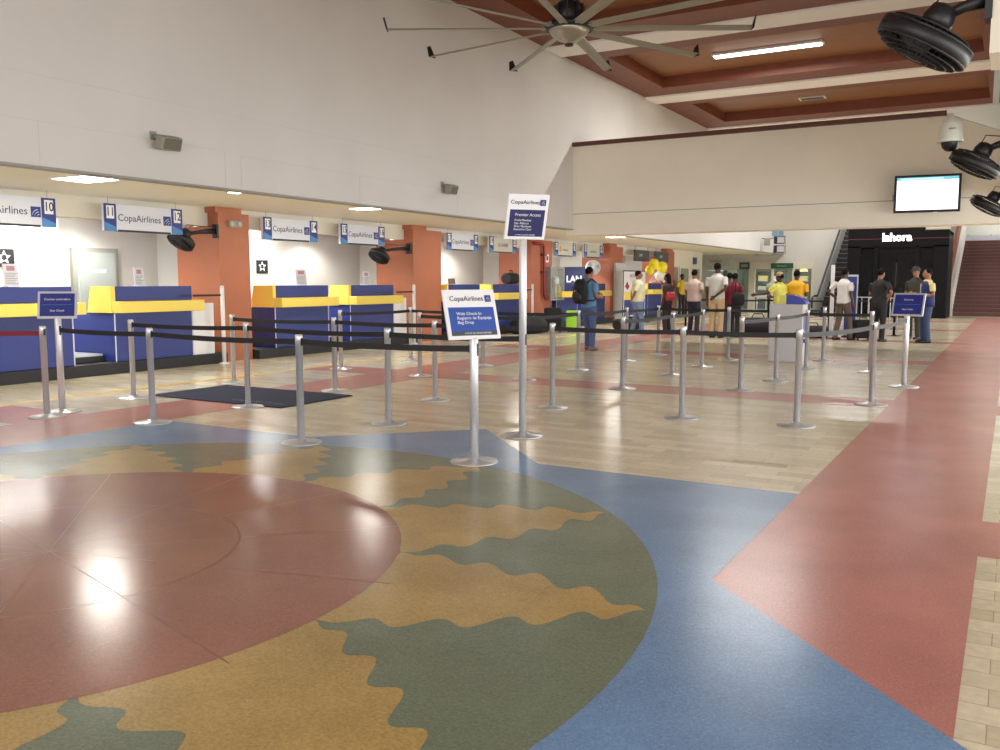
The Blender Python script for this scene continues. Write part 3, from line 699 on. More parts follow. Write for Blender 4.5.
b = MB(); b.box(0, .05, 0, .24, 0, .24, bev=.01); b.build('housing', M_white, t); b = MB(); b.box(.05, .056, .06, .18, .06, .18); b.build('button_plate', M_dgrey, t)
# LAN panel
t = thing('wall_panel', 'navy wall panel with white LAN lettering', 'panel', (-14.28, 28.94, .8), 0)
b = MB(); b.box(0, 1.1, -.05, 0, 0, 1.16); b.box(0, 1.1, -.056, -.05, .0, .2, 1); b.build('board', [mat('lan_navy', (28, 40, 92), .4), mat('lan_blue', (46, 70, 160), .4)], t)
letters('LAN', .32, (.6, -.052, .72), FY, M_white, t, bold=.012)
b = MB(); b.prism([(.92, -.052, .62), (1.07, -.052, .68), (.97, -.052, .8)], (0, -.006, 0)); b.build('star_mark', M_redpipe, t)
# white banner with red leaf
t = thing('banner_board', 'white and yellow freestanding banner with a red leaf mark', 'banner', (-11.3, 27.75, 0), 0)
b = MB(); b.box(-.05, .0, 0, 2.0, .25, 1.78); b.build('board', [M_white], t)
b = MB(); b.box(0, .004, .05, 1.95, .3, .82, 0); b.box(0, .004, .05, 1.95, .82, .9, 1); b.build('lower_print', [M_navy, M_yellow], t)
b = MB(); b.box(0, .006, .05, 1.95, .86, 1.1); b.build('yellow_band', M_yellow, t)
b = MB(); b.prism([(0, .35, 1.16), (0, .5, 1.28), (0, .4, 1.34), (0, .3, 1.44), (0, .2, 1.34), (0, .1, 1.28), (0, .26, 1.2)], (.006, 0, 0)); b.build('red_leaf', M_redpipe, t)
letters('AIR CANADA', .16, (.005, 1.0, 1.63), FX, M_grey, t); letters('Star', .13, (.005, .75, 1.42), FX, mat('rose_text', (190, 80, 90), .5), t, 'LEFT')
b = MB()
for y in (0, 2.0): b.cyl((-.02, y, 0), (-.02, y, 1.8), .02); b.box(-.25, .2, y - .03, y + .03, 0, .03)
b.cyl((-.02, 0, 1.8), (-.02, 2, 1.8), .02); b.build('frame', M_dgrey, t)
# grey partition beside pillar 4
b = MB(); b.box(-12.28, -12.2, 29.2, 30.1, 0, 2.1); struct(b, 'trim_3', mat('partition_grey', (190, 190, 192), .5))
# balloons
for i, (y, z, mm, r, lb) in enumerate(((31.7, 2.1, 'y', .19, 'yellow balloon at the top of the bunch'), (32.55, 1.98, 'y', .22, 'largest yellow balloon at the right of the bunch'), (31.25, 1.86, 'y', .17, 'lowest yellow balloon at the left of the bunch'),
                                       (32.2, 1.66, 'w', .16, 'white balloon below the yellow ones, left'), (32.75, 1.62, 'w', .16, 'white balloon below the yellow ones, right'))):
    t = thing('balloon', lb, 'balloon', (-11.7, y, z), 0, 'balloons tied above the far counter')
    b = MB(); b.lathe([(.0, -r * 1.25), (r * .3, -r * 1.1), (r * .7, -r * .7), (r * .97, -r * .1), (r * .95, r * .35), (r * .65, r * .8), (r * .3, r * .98), (0, r * 1.02)], n=24); b.lathe([(.02, -r * 1.33), (.005, -r * 1.24)])
    b.build('skin', mat('balloon_yellow', (246, 230, 40), .3) if mm == 'y' else mat('balloon_white', (236, 238, 234), .3), t)
    b = MB(); b.path([(0, 0, -r * 1.3), (-.05, (32.0 - y) * .5, (1.4 - z) * .55), (-.3, 32.0 - y, 1.39 - z)], .006, 5); b.build('string', M_white, t)

# ------------------------------------------------------------------ side doorways of the far left row
for k, (y0, lb) in enumerate(((36.55, 0), (38.1, 0))):
    b = MB(); b.box(-12.35, -12.33, y0, y0 + 1.1, 0, 2.0, 0); b.box(-12.35, -12.3, y0 - .08, y0, 0, 2.08, 1); b.box(-12.35, -12.3, y0 + 1.1, y0 + 1.18, 0, 2.08, 1); b.box(-12.35, -12.3, y0, y0 + 1.1, 2.0, 2.08, 1)
    struct(b, 'door_%d' % (k + 2), [mat('door_dim', (136, 142, 128), .5), M_wall2])
t = thing('door_plate', 'small blue square sign above the far side doorway', 'sign', (-12.345, 38.3, 2.2), 0)
b = MB(); b.box(0, .03, 0, .5, 0, .3); b.build('plate', mat('plate_blue', (60, 80, 120), .5), t)
# ------------------------------------------------------------------ glass shop at the end of the hall
b = MB()
for x in (-12.2, -11.45, -10.35, -9.35, -8.45): b.box(x, x + (.3 if x == -11.45 else .1), 44.44, 44.6, 0, 2.1)
b.box(-12.2, -8.35, 44.42, 44.62, 2.05, 2.4); struct(b, 'window_2', M_wall2)
b = MB(); b.box(-12.1, -8.4, 44.52, 44.54, 0, 2.05); struct(b, 'window_3', M_clear)
b = MB(); b.box(-13.7, -7.3, 48, 48.2, 0, 2.8); b.box(-12.6, -7.2, 44.7, 48.2, 2.6, 2.8); b.box(-12.8, -12.6, 44.7, 48.2, 0, 2.8); struct(b, 'wall_shop', mat('shop_green_wall', (120, 140, 124), .6))
l = area('shop_lamp', (-10.3, 45.9, 2.5), (0, 0, 0), 3.5, 1.5, 70, (1, 1, .9))
for k in range(2):
    t = thing('shop_shelf', ['dark shop shelf with goods behind the left pane', 'dark shop shelf with goods behind the right pane'][k], 'shelf', (-11.7 + 2 * k, 46.8, 0), 0, 'shelves inside the end shop')
    b = MB(); b.box(0, 1.5, 0, .4, 0, .05); b.box(0, .05, 0, .4, 0, 2.0); b.box(1.45, 1.5, 0, .4, 0, 2.0); b.box(0, 1.5, .36, .4, 0, 2.0)
    for z in (.5, .95, 1.4, 1.95): b.box(0, 1.5, 0, .4, z, z + .04)
    b.build('frame', M_dgrey, t)
    for lv, z in (('bottom', .54), ('middle', .99), ('top', 1.44)):
        for q, x in enumerate((.12, .8)):
            w = random.uniform(.4, .55); cn = random.choice(['yellow', 'white', 'green', 'red'])
            cc = dict(yellow=(214, 200, 110), white=(222, 226, 214), green=(130, 160, 116), red=(160, 84, 66))[cn]
            g = MB(); g.box(0, w, 0, .2, 0, random.uniform(.2, .32), bev=.02); g.box(.02, w - .02, -.003, 0, .05, .1, 1)
            o = g.build('goods_box', [mat('goods_' + cn, cc), M_white], None, (-11.7 + 2 * k + x, 46.85, z))
            tag(o, '%s box, the %s one on the %s board of the %s shop shelf' % (cn, ('left', 'right')[q], lv, ('left', 'right')[k]), 'box', 'goods on the end shop shelves')
t = thing('shop_sign', 'dark green sign on the end shop front', 'sign', (-10.35, 44.4, 2.07), 0)
b = MB(); b.box(0, 1.05, -.06, 0, 0, .26); b.build('board', mat('sign_green', (34, 84, 60), .5), t); letters('farmacia', .13, (.52, -.062, .13), FY, mat('sign_pale_green', (150, 190, 160), .5), t)
t = thing('shop_sign', 'small dark menu sign above the tall man in white', 'sign', (-11.9, 44.38, 2.05), 0)
b = MB(); b.box(0, .5, -.06, 0, 0, .34); b.build('board', mat('menu_green', (60, 84, 80), .5), t); b = MB(); b.box(.08, .42, -.064, -.06, .1, .24); b.build('print', M_grey, t)
t = thing('shop_sign', 'cream sign board with red lettering at the corner', 'sign', (-13.85, 44.5, 2.2), 0)
b = MB(); b.box(0, 1.5, -.06, 0, 0, .42); b.build('board', M_cream, t); letters('tiquetes', .2, (.7, -.065, .28), FY, mat('sign_red_text', (190, 70, 60), .5), t)
t = thing('shop_lamp', 'small warm hanging lamp inside the end shop', 'lamp', (-9.0, 45.4, 2.0), 0)
b = MB(); b.lathe([(.2, -.08), (.18, .02), (.05, .1), (.02, .12)]); b.build('shade', mat('lamp_shade_warm', (250, 200, 150), .5, emit=2), t); b = MB(); b.cyl((0, 0, .1), (0, 0, .6), .01); b.build('cord', M_black, t)
for i, x in enumerate((-11.2, -9.9, -8.4)):
    t = thing('spot_lamp', 'small bright spot lamp inside the end shop, %s from left' % ordn[i], 'lamp', (x, 45.0, 2.25), 0, None)
    b = MB(); b.ball((0, 0, 0), .07); b.build('bulb', M_lamp, t); b = MB(); b.cyl((0, 0, .06), (0, 0, .35), .02); b.build('stem', M_black, t)
# paired wall monitors at the end of the left wall
t = thing('wall_monitor', 'pair of old monitors on a wire bracket at the end of the left wall', 'monitor', (-9.1, 40.0, 2.68), R(20)); t.scale = (1.15,) * 3
for z in (.02, .36):
    b = MB(); b.box(-.1, .28, 0, .3, z, z + .28, bev=.02); s_ = b.build('monitor', M_black, t)
    b = MB(); b.box(.0, .26, -.008, .0, z + .03, z + .25); b.build('screen', mat('monitor_pale', (190, 188, 196), .3), s_)
b = MB(); b.path([(-.8, .3, .6), (-.3, .25, .55), (.3, .1, .66), (.33, .1, 0), (-.1, .2, -.05), (-.8, .3, -.05)], .02); b.box(-.45, -.25, .1, .3, .3, .55); b.build('bracket', M_grey, t)
t = thing('wall_plaque', 'pale blue pair of wall plates just under the bridge', 'sign', (-9.8, 42.0, 3.55), 0)
b = MB(); b.box(0, .03, 0, 1.0, 0, .3); b.box(0, .03, 1.25, 2.2, 0, .3); b.build('plate', mat('plate_paleblue', (110, 150, 180), .5), t)

# ------------------------------------------------------------------ escalator
t = thing('escalator', 'grey escalator climbing away beside the black shop', 'escalator', (-6.95, 37.5, 0), 0)
sl = math.tan(R(32)); Lr = 7.2
b = MB(); 
for x in (0, .95): b.prism([(x, -.9, 0), (x, .3, 0), (x, Lr, (Lr - .3) * sl - .25), (x, Lr, (Lr - .3) * sl + .8), (x, .2, .8), (x, -.7, .8), (x, -.9, .6)], (.1, 0, 0))
b.build('balustrade', mat('escalator_grey', (156, 156, 154), .45), t)
b = MB()
for x in (.05, 1.0): b.path([(x, -.75, .25), (x, -.95, .5), (x, -.85, .8), (x, -.6, .86), (x, .2, .87), (x, Lr, (Lr - .3) * sl + .88)], .045, 8)
b.build('handrail', M_black, t)
k = 0
while .3 + k * .33 < Lr:
    y = .3 + k * .33; z = k * .33 * sl
    b = MB(); b.box(.12, .93, y, y + .34, z - .1, z + .2, 0); b.box(.12, .93, y - .006, y + .05, z + .19, z + .204, 1); b.build('step', [M_black, M_grey], t); k += 1
# ------------------------------------------------------------------ black shop
t = thing('black_shop_front', 'black glass shop front with lit white name', 'shop', (-5.93, 38.5, 0), 0)
b = MB(); b.box(0, .5, 0, .3, 0, 2.85); b.box(3.15, 3.68, 0, .3, 0, 2.85); b.box(0, 2.8, 0, .35, 2.8, 3.75); b.box(2.8, 3.68, 0, .35, 2.8, 3.44); b.box(1.0, 1.15, 0, .3, 0, 2.85); b.box(2.5, 2.65, 0, .3, 0, 2.85)
b.box(0, .1, .3, 2.7, 0, 3.4); b.box(3.58, 3.68, .3, 2.7, 0, 3.4); b.box(0, 3.68, 2.6, 2.7, 0, 3.4); b.box(0, 3.68, .35, 2.7, 3.3, 3.43); b.box(.1, 3.6, .5, 2.6, 0.001, .02)
b.box(1.15, 2.5, .08, .2, 2.62, 2.8); b.build('frame', mat('shop_black', (9, 9, 11), .5, spec=.2), t)
for x0, x1 in ((.5, 1.0), (1.15, 1.82), (1.84, 2.5), (2.65, 3.15)):
    b = MB(); b.box(x0, x1, .12, .14, 0, 2.75); g = b.build('glass_pane', M_glass, t)
b = MB(); b.box(0, 3.68, -.01, 0, 3.12, 3.15); b.build('magenta_line', mat('magenta_line', (90, 30, 60), .4), t)
letters('lahora', .43, (1.82, -.02, 3.18), FY, mat('lit_letters', (255, 250, 255), .4, emit=3.0), t, bold=.016, sx=1.0)
b = MB(); b.box(1.7, 1.86, .5, .52, 1.2, 2.2); b.box(1.9, 2.1, .5, .52, .9, 1.2); b.build('poster', M_grey, t)
b = MB(); b.box(1.0, 2.6, 1.9, 2.4, 0, 1.0); b.build('shop_counter', M_dgrey, t)
l = area('shop_lamp', (-4.1, 39.9, 3.2), (0, 0, 0), 2, 1.2, 10, (1, .95, .85))
# white thing above right of shop
b = MB(); b.box(-3.1, -2.25, 38.6, 39.2, 3.46, 4.3); struct(b, 'trim_4', M_wall2)
# blue banner + white panel + barriers
t = thing('banner_board', 'blue freestanding banner behind the man in the white shirt', 'banner', (-3.83, 24.5, 0), 0)
b = MB(); b.box(0, .34, 0, .03, .05, 1.62, 0); b.box(.03, .31, -.004, 0, .12, 1.57, 1); b.build('board', [M_alu2, M_navy], t)
b = MB(); b.box(.03, .31, -.3, .3, 0, .05); b.build('foot', M_black, t)
b = MB(); b.ball((.2, -.006, 1.3), (.06, .006, .08)); b.build('pale_print', M_grey, t)
t = thing('white_panel_post', 'narrow white upright panel left of the man in the white shirt', 'panel', (-4.0, 23.75, 0), 0)
b = MB(); b.box(-.04, .05, 0, .05, 0, 1.86, bev=.005); b.build('upright', M_white, t); b = MB(); b.box(-.15, .15, -.15, .2, 0, .02); b.build('foot', M_dgrey, t)
bl = [(-8.3, 25.2), (-7.5, 25.4), (-6.6, 24.8), (-6.0, 25.6), (-5.4, 25.0), (-4.3, 25.3), (-3.9, 26.5), (-2.7, 25.6)]
for i, p in enumerate(bl):
    make_post('black queue post behind the crowd, %s from the left' % (ordn + ['seventh', 'eighth'])[i], p[0], p[1], to=[bl[i + 1]] if i < 7 else (), black=True)
for i, (x, y, w) in enumerate(((-3.4, 25.9, 1.1), (-4.5, 26.8, 1.2), (-6.9, 26.8, 1.6))):
    t = thing('crowd_barrier', ['grey rail barrier behind the man in black', 'grey rail barrier behind the orange shirt', 'grey rail barrier behind the tall man in white'][i], 'barrier', (x, y, 0), 0, None)
    b = MB(); b.path([(0, 0, 0), (0, 0, 1.0), (w, 0, 1.0), (w, 0, 0)], .02)
    for k in range(1, 6): b.cyl((w * k / 6, 0, .1), (w * k / 6, 0, 1.0), .012, n=6)
    b.cyl((0, 0, .12), (w, 0, .12), .015, n=6); b.build('rails', M_alu2, t)
    b = MB(); b.box(-.02, .02, -.25, .25, 0, .02); b.box(w - .02, w + .02, -.25, .25, 0, .02); b.build('foot', M_dgrey, t)

# ------------------------------------------------------------------ stairs
b = MB(); ns = 21; rise, tread = .164, .4
for k in range(ns): b.box(-2.2, 3, 41.7 + k * tread, 41.7 + (k + 1) * tread + .3, 0, rise * (k + 1) - .002, 0); b.box(-2.2, 3, 41.7 + k * tread - .012, 41.7 + k * tread + .03, rise * (k + 1) - .03, rise * (k + 1), 1)
struct(b, 'stairs', [mat('stair_red', (92, 58, 54), .6, noise=.15, nscale=8), mat('stair_nosing', (116, 78, 70), .5)])
b = MB(); b.box(-2.2, 7, 50.1, 50.4, 0, 3.45)
struct(b, 'floor', M_wall2)
b = MB(); b.prism([(-2.42, 41.4, 0), (-2.42, 41.4, .95), (-2.42, 50.2, 4.55), (-2.42, 50.2, 0)], (.22, 0, 0)); b.box(-2.45, -2.17, 41.2, 41.6, 0, 1.0); struct(b, 'wall_stair', M_wall)
t = thing('stair_rail', 'brown wooden balustrade climbing beside the red stairs', 'railing', (-2.45, 41.5, 0), 0)
b = MB(); b.prism([(0, 0, .98), (0, 0, 1.75), (0, 2.2, 2.5), (0, 2.2, 2.75), (0, 8.6, 5.4), (0, 8.6, 4.5)], (.1, 0, 0)); b.build('panel', mat('rail_brown', (130, 66, 46), .5), t)
b = MB(); b.box(-.02, .12, -.02, .1, 0.96, 1.8); b.build('newel', mat('rail_brown', (0, 0, 0)), t)
t = thing('landing_rail', 'grey rail along the top of the red stairs', 'railing', (-2.2, 50.0, 3.45), 0)
b = MB(); b.box(0, 5, 0, .04, .0, .25); b.build('rail', M_alu2, t)
b = MB()
for x in range(0, 5): b.cyl((x + .1, .02, 0), (x + .1, .02, .3), .02)
b.build('baluster', M_dgrey, t)
area('landing_lamp', (.5, 48.5, 6.6), (0, 0, 0), 4, 2, 260, (.95, 1, .92))

# ------------------------------------------------------------------ luggage
def suitcase(label, loc, rz, w, h, d, m):
    t = thing('suitcase', label, 'suitcase', loc, rz)
    b = MB(); b.box(-w / 2, w / 2, -d / 2, d / 2, .04, h, bev=.04); b.build('shell', m, t)
    b = MB()
    for x in (-w / 2 + .06, w / 2 - .06): b.cyl((x, -d / 2 + .04, .03), (x + .03, -d / 2 + .04, .03), .03, n=10); b.cyl((x, d / 2 - .04, .03), (x + .03, d / 2 - .04, .03), .03, n=10)
    b.build('wheel', M_black, t)
    b = MB(); b.path([(-.08, 0, h - .01), (-.08, 0, h + .05), (.08, 0, h + .05), (.08, 0, h - .01)], .012); b.build('handle', M_black, t)
    return t
def duffel(label, loc, rz, L, r, m):
    t = thing('duffel_bag', label, 'bag', loc, rz)
    b = MB(); b.loft([((x * L / 2, 0, r * .8), (0, r * s, 0), (0, 0, r * .8 * s)) for x, s in ((-1, .7), (-.95, .95), (-.5, 1), (0, 1.03), (.5, 1), (.95, .95), (1, .7))], 16); b.build('body', m, t)
    b = MB(); b.path([(-L * .2, 0, r * 1.5), (-L * .12, 0, r * 1.95), (L * .12, 0, r * 1.95), (L * .2, 0, r * 1.5)], .015); b.build('handle', M_black, t)
    return t
M_bag = mat('black_fabric', (28, 27, 30), .8, noise=.2, nscale=40)
M_green = mat('lime_green', (150, 210, 40), .45)
suitcase('bright lime green suitcase beside the man with the backpack', (-10.9, 22.9, 0), R(20), .34, .62, .25, M_green)
suitcase('black suitcase beside the person in pink', (-11.35, 22.6, 0), R(20), .5, .7, .28, M_bag)
duffel('black duffel bag on the floor left of the pink shirted person', (-11.6, 21.6, 0), R(70), 1.1, .25, M_bag)
duffel('black duffel bag right of the woman in dark red', (-5.9, 24.0, 0), R(20), .9, .3, M_bag)
duffel('black duffel bag between the kiosk and the man in white', (-4.4, 23.6, 0), R(20), .7, .2, M_bag)
suitcase('black suitcase left of the man in black clothes', (-3.2, 23.5, 0), R(30), .45, .5, .28, M_bag)
duffel('dark bag at the feet by the pale blue counter', (-9.9, 24.6, 0), R(60), .8, .22, M_bag)
t = duffel('dark carry-on bag standing on the far blue counter', (-12.35, 21.9, 1.37), R(90), .5, .2, M_bag)

# ------------------------------------------------------------------ people (front = local -Y)
POSE = dict(hang=((.235, .03, 1.13), (.25, -.04, .87)), front=((.24, .02, 1.14), (.1, -.27, 1.12)), behind=((.27, .12, 1.16), (.04, .17, .97)),
            hip=((.38, .1, 1.18), (.19, -.02, 1.0)), reach=((.26, -.2, 1.22), (.3, -.5, 1.18)), phone=((.24, -.08, 1.17), (.12, -.2, 1.42)))
def remesh(o, v):
    m = o.modifiers.new('remesh', 'REMESH'); m.mode = 'VOXEL'; m.voxel_size = v; m.use_smooth_shade = True
    s = o.modifiers.new('smooth', 'SMOOTH'); s.factor = .5; s.iterations = 3
def person(label, loc, rz, H=1.75, top=(200, 200, 200), bottom=(60, 70, 100), skin='m', armL='hang', armR='hang', sleeve=.75, hair='short', build_=1.0, legs=(0, 0), skirt=False, cap=None, lean=0, shoes=(25, 22, 22), bald=False):
    s = H / 1.75; t = thing('person', label, 'person', loc, rz); t.scale = (s, s, s)
    ms = M_skin_d if skin == 'd' else M_skin_m
    def col(c, r=.75): return mat('cloth_%d_%d_%d' % c, c, r, noise=.08, nscale=8)
    bx = build_
    ln = lambda p: (p[0], p[1] - lean * max(0, p[2] - .95), p[2])
    arms = []
    for sd, pose in ((-1, armL), (1, armR)):
        e, w = POSE[pose]; sh = Vector(ln((.185 * sd * bx, .01, 1.41))); e = Vector(ln((e[0] * sd * (bx ** .5), e[1], e[2]))); w = Vector(ln((w[0] * sd * (bx ** .5), w[1], w[2]))); arms.append((sh, e, w))
    lg = []
    for sd, st in ((-1, legs[0]), (1, legs[1])):
        lg.append((Vector((.09 * sd, 0, .93)), Vector((.1 * sd, -.03 - st * .5, .5)), Vector((.11 * sd, .01 - st, .09))))
    # body
    b = MB()
    tor = [(.86, .15, .11), (.95, .155, .11), (1.1, .135, .1), (1.25, .155, .11), (1.36, .17, .11), (1.44, .12, .085), (1.5, .06, .06)]
    b.loft([(ln((0, .0, z)), (rx * bx, 0, 0), (0, ry * bx, 0)) for z, rx, ry in tor], 18)
    hc = Vector(ln((0, -.02, 1.635)))
    b.loft([(ln((0, .01, 1.42)), (.058, 0, 0), (0, .06, 0)), (ln((0, 0, 1.58)), (.052, 0, 0), (0, .056, 0))], 12)
    b.ball(hc, (.076, .094, .112), 18); b.ball(hc + Vector((0, -.025, -.06)), (.055, .06, .055), 14)
    b.path([hc + Vector((0, -.09, .012)), hc + Vector((0, -.112, -.022)), hc + Vector((0, -.09, -.032))], [.009, .015, .012], 8)
    b.path([hc + Vector((-.025, -.088, -.058)), hc + Vector((0, -.096, -.058)), hc + Vector((.025, -.088, -.058))], .008, 8)
    for sd in (-1, 1): b.ball(hc + Vector((.078 * sd, .005, -.01)), (.012, .02, .032), 8)
    for sd, (sh, e, w) in zip((-1, 1), arms):
        b.path([sh, sh.lerp(e, .5), e, e.lerp(w, .3), w], [.048, .044, .038, .037, .026], 12)
        d = (w - e).normalized(); side = d.cross(Vector((0, 1, 0)) if abs(d.y) < .8 else Vector((1, 0, 0))).normalized(); nrm = side.cross(d).normalized()
        if side.x * sd > 0: side = -side
        # palm, four fingers, thumb
        pc = w + d * .045; b.loft([(w, side * .026, nrm * .016), (pc, side * .04, nrm * .017), (w + d * .085, side * .038, nrm * .014)], 12)
        curl = Vector((-sd * .3, -.5, 0)).normalized() * .25
        for i, L_ in enumerate((.068, .078, .074, .058)):
            r0 = w + d * .08 + side * (.03 - .02 * i); d2 = (d + curl).normalized(); d3 = (d + curl * 3).normalized()
            b.path([r0, r0 + d2 * L_ * .5, r0 + d2 * L_ * .5 + d3 * L_ * .5], [.0095, .009, .0075], 8)
        b.path([w + d * .025 + side * .028, w + d * .06 + side * .055, w + d * .085 + side * .06], [.013, .011, .009], 8)
    for hp, kn, an in lg:
        b.path([hp, hp.lerp(kn, .5), kn, kn.lerp(an, .35), an], [.08, .07, .052, .05, .034], 12)
        b.loft([(an + Vector((0, .05, -.05)), (.03, 0, 0), (0, 0, .03)), (an + Vector((0, -.05, -.045)), (.036, 0, 0), (0, 0, .032)), (an + Vector((0, -.16, -.06)), (.035, 0, 0), (0, 0, .02))], 12)
    remesh(b.build('body', ms, t), .0085)
    # eyes
    for sd in (-1, 1):
        b = MB(); b.ball(hc + Vector((.03 * sd, -.088, .012)), (.011, .008, .008), 8); b.build('eye', M_hair, t)
    # trousers / skirt
    if bottom:
        b = MB()
        b.loft([(ln((0, .0, z)), (rx * bx, 0, 0), (0, ry * bx, 0)) for z, rx, ry in ((.8, .14, .11), (.86, .175, .13), (.95, .17, .128), (1.02, .155, .12))], 18)
        if skirt: b.loft([((0, 0, z), (rx, 0, 0), (0, ry, 0)) for z, rx, ry in ((.5, .2, .17), (.7, .19, .16), (.9, .17, .13))], 18)
        else:
            for hp, kn, an in lg: b.path([hp, hp.lerp(kn, .5), kn, kn.lerp(an, .5), an + Vector((0, 0, -.03))], [.1 * bx, .09 * bx, .072, .068, .066], 12)
        remesh(b.build('trousers' if not skirt else 'skirt', col(bottom), t), .012)
    # shirt
    b = MB()
    b.loft([(ln((0, .0, z)), (rx * bx, 0, 0), (0, ry * bx, 0)) for z, rx, ry in ((.9, .18, .138), (1.0, .178, .135), (1.12, .165, .13), (1.26, .178, .135), (1.36, .188, .13), (1.42, .165, .115), (1.475, .1, .085), (1.505, .064, .068))], 18)
    for sh, e, w in arms:
        end = sh.lerp(e, sleeve) if sleeve <= 1 else e.lerp(w, min(.95, sleeve - 1))
        pts = [sh + Vector((0, 0, -.005)), sh.lerp(e, min(1, sleeve) * .6)] + ([e] if sleeve > 1 else []) + [end]
        b.path(pts, [.068, .066] + ([.055] if sleeve > 1 else []) + [.062 if sleeve <= 1 else .042], 12)
    remesh(b.build('shirt', col(top), t), .012)
    for hp, kn, an in lg:
        b = MB(); a = an + Vector((0, 0, -.088))
        b.loft([(a + Vector((0, .08, .04)), (.02, 0, 0), (0, 0, .03)), (a + Vector((0, .06, .045)), (.04, 0, 0), (0, 0, .045)), (a + Vector((0, -.04, .04)), (.045, 0, 0), (0, 0, .04)), (a + Vector((0, -.15, .03)), (.047, 0, 0), (0, 0, .03)), (a + Vector((0, -.19, .025)), (.025, 0, 0), (0, 0, .018))], 14)
        b.build('shoe', col(shoes, .5), t)
    if not bald:
        b = MB(); b.ball(hc + Vector((0, .018, .028)), (.083, .094, .098), 18)
        if hair == 'long': b.loft([(hc + Vector((0, .05, .02)), (.085, 0, 0), (0, .06, 0)), (hc + Vector((0, .075, -.1)), (.09, 0, 0), (0, .045, 0)), (hc + Vector((0, .085, -.22)), (.07, 0, 0), (0, .03, 0))], 14)
        if hair == 'bun': b.ball(hc + Vector((0, .11, .04)), .045, 12)
        remesh(b.build('hair', M_hair, t), .01)
    if cap:
        b = MB(); b.lathe([(.092, .0), (.094, .03), (.08, .08), (.04, .105), (0, .11)], c=hc + Vector((0, .005, .03)))
        b.loft([(hc + Vector((0, -.06, .035)), (.08, 0, 0), (0, 0, .008)), (hc + Vector((0, -.13, .03)), (.07, 0, 0), (0, 0, .006)), (hc + Vector((0, -.175, .022)), (.03, 0, 0), (0, 0, .004))], 12)
        b.build('cap', col(cap), t)
    return t
p1 = person('man in blue shirt and jeans wearing a large black backpack', (-7.74, 17.08, 0), R(160), 1.75, (96, 140, 176), (74, 92, 134), armR='front', armL='front', legs=(0, .1), shoes=(120, 116, 104))
person('person in a pink shirt and black trousers beside the fire cabinet', (-10.75, 23.7, 0), R(120), 1.7, (206, 178, 196), (34, 34, 38), armR='front', armL='front', sleeve=1.9, build_=1.05)
person('stout man in a cream shirt and jeans, hands clasped behind his back', (-8.95, 23.0, 0), R(120), 1.74, (218, 218, 180), (110, 130, 160), armR='behind', armL='behind', legs=(.12, -.12), build_=1.22, sleeve=.9)
person('long-haired woman in dark clothes with a red bag', (-8.2, 23.3, 0), R(-100), 1.66, (54, 34, 40), (36, 34, 40), skin='d', hair='long', armL='phone', armR='hang')
person('man in a pinkish beige shirt and dark trousers seen from behind', (-7.55, 23.6, 0), R(165), 1.76, (198, 180, 170), (38, 42, 60), armR='front', armL='front', build_=1.12)
person('tall man in white shirt and beige trousers with elbow out', (-6.6, 22.5, 0), R(170), 1.92, (206, 204, 200), (190, 164, 128), skin='d', armL='behind', armR='hang', build_=1.08)
person('woman in a dark red top seen from behind, carrying a black bag', (-6.25, 22.9, 0), R(165), 1.66, (130, 34, 58), (34, 34, 40), skin='d', armL='front', armR='hang', hair='bun', sleeve=1.6)
person('dark-haired person behind the woman in dark red', (-6.75, 24.2, 0), R(200), 1.68, (70, 50, 52), (60, 66, 84), skin='d')
person('person in a pale yellow shirt and cap behind the kiosk, arm held out', (-4.95, 22.2, 0), R(-110), 1.66, (222, 218, 100), (40, 40, 44), skin='d', armR='reach', armL='front', cap=(170, 140, 110))
person('broad person in an orange-yellow shirt seen from behind', (-4.62, 22.5, 0), R(170), 1.72, (226, 170, 30), (40, 40, 44), skin='d', armR='front', armL='front', build_=1.25)
person('man in a white short-sleeved shirt and brown trousers walking', (-3.62, 23.17, 0), R(150), 1.76, (214, 212, 212), (92, 78, 66), skin='d', armR='hip', armL='hang', legs=(.15, -.12))
person('man in black T-shirt and black trousers seen from behind', (-2.78, 23.0, 0), R(150), 1.74, (26, 26, 30), (24, 24, 28), armL='hip', armR='front', build_=1.12)
person('person in dark camouflage clothing and cap facing the viewer', (-2.12, 24.4, 0), R(-25), 1.8, (58, 54, 46), (52, 54, 42), armL='front', armR='front', cap=(60, 54, 48), sleeve=1.8)
person('man in a dark blue vest, cream sleeves and jeans at right', (-1.75, 23.06, 0), R(-60), 1.74, (222, 206, 150), (54, 70, 108), armL='hang', armR='front', sleeve=.7, build_=1.05)
person('shop worker in a pale green shirt behind the end shop window', (-10.65, 45.9, 0), R(0), 1.65, (204, 226, 180), (60, 66, 60), skin='m', armL='front', armR='front')
person('person in a yellow shirt standing in the far side doorway', (-12.05, 36.0, 0), R(60), 1.75, (210, 180, 60), (40, 40, 40), skin='d')
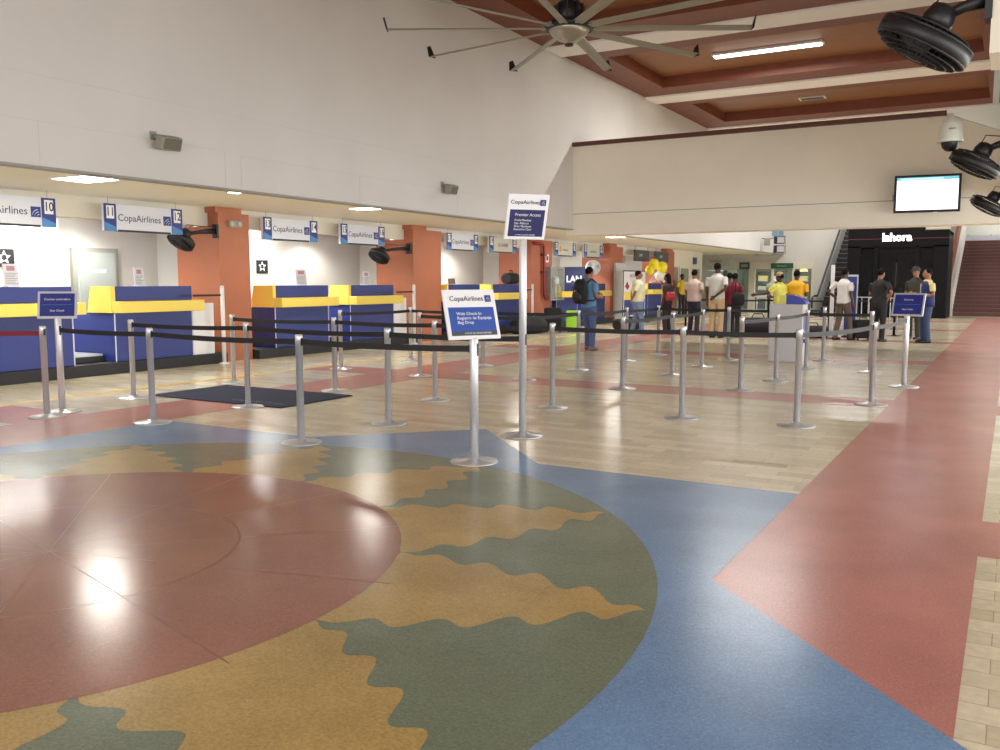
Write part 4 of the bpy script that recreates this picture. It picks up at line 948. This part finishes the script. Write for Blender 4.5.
# blue vest worn by the last man
def vest():
    t = [o for o in bpy.data.objects if o.get('label', '').startswith('man in a dark blue vest')][0]
    b = MB(); b.loft([((0, 0, z), (rx * 1.05, 0, 0), (0, ry * 1.05, 0)) for z, rx, ry in ((.86, .2, .155), (1.0, .196, .152), (1.12, .184, .147), (1.26, .194, .15), (1.36, .196, .146), (1.43, .15, .125), (1.46, .11, .1))], 20, cap=True)
    b.build('vest', mat('vest_blue', (28, 40, 96), .7), t)
    b = MB(); b.box(-.012, .012, -.165, -.15, .9, 1.4); b.build('zip', M_cream, t)
vest()
# backpack on the first man
t = thing('backpack', 'large black backpack on the back of the man in blue', 'backpack', (-7.74, 17.08, 0), R(160))
b = MB(); b.loft([((0, .255, z), (rx, 0, 0), (0, ry, 0)) for z, rx, ry in ((.98, .12, .07), (1.02, .18, .12), (1.15, .19, .125), (1.32, .18, .115), (1.45, .14, .09), (1.5, .08, .05))], 18); b.build('body', M_bag, t)
b = MB(); b.loft([((0, .36, z), (rx, 0, 0), (0, ry, 0)) for z, rx, ry in ((1.03, .1, .03), (1.1, .13, .05), (1.2, .12, .045), (1.26, .06, .02))], 14); b.build('front_pocket', M_black, t)
b = MB()
for x in (-.11, .11): b.path([(x, .17, 1.42), (x * 1.15, .04, 1.5), (x * 1.25, -.11, 1.4), (x * 1.4, -.14, 1.2), (x * 1.6, .02, 1.05), (x * 1.3, .18, 1.05)], .02, 8)
b.build('shoulder_strap', M_black, t)
# handbags
t = thing('handbag', 'red handbag carried by the long-haired woman', 'bag', (-8.05, 23.1, .95), R(-100))
b = MB(); b.loft([((0, 0, z), (rx, 0, 0), (0, ry, 0)) for z, rx, ry in ((-.02, .2, .06), (.05, .24, .09), (.18, .2, .08), (.22, .17, .03))], 16); b.build('body', mat('bag_red', (150, 24, 40), .5), t)
b = MB(); b.path([(-.14, 0, .2), (-.08, .06, .45), (.0, .1, .52), (.08, .06, .45), (.14, 0, .2)], .012); b.build('strap', M_black, t)
t = thing('handbag', 'black shoulder bag hanging behind the woman in dark red', 'bag', (-6.1, 22.7, .85), R(165))
b = MB(); b.loft([((0, 0, z), (rx, 0, 0), (0, ry, 0)) for z, rx, ry in ((-.02, .14, .07), (.05, .18, .1), (.25, .17, .09), (.32, .12, .04))], 16); b.build('body', M_bag, t)
b = MB(); b.path([(-.1, 0, .3), (-.05, .05, .55), (.0, .1, .62), (.05, .05, .55), (.1, 0, .3)], .012); b.build('strap', M_black, t)
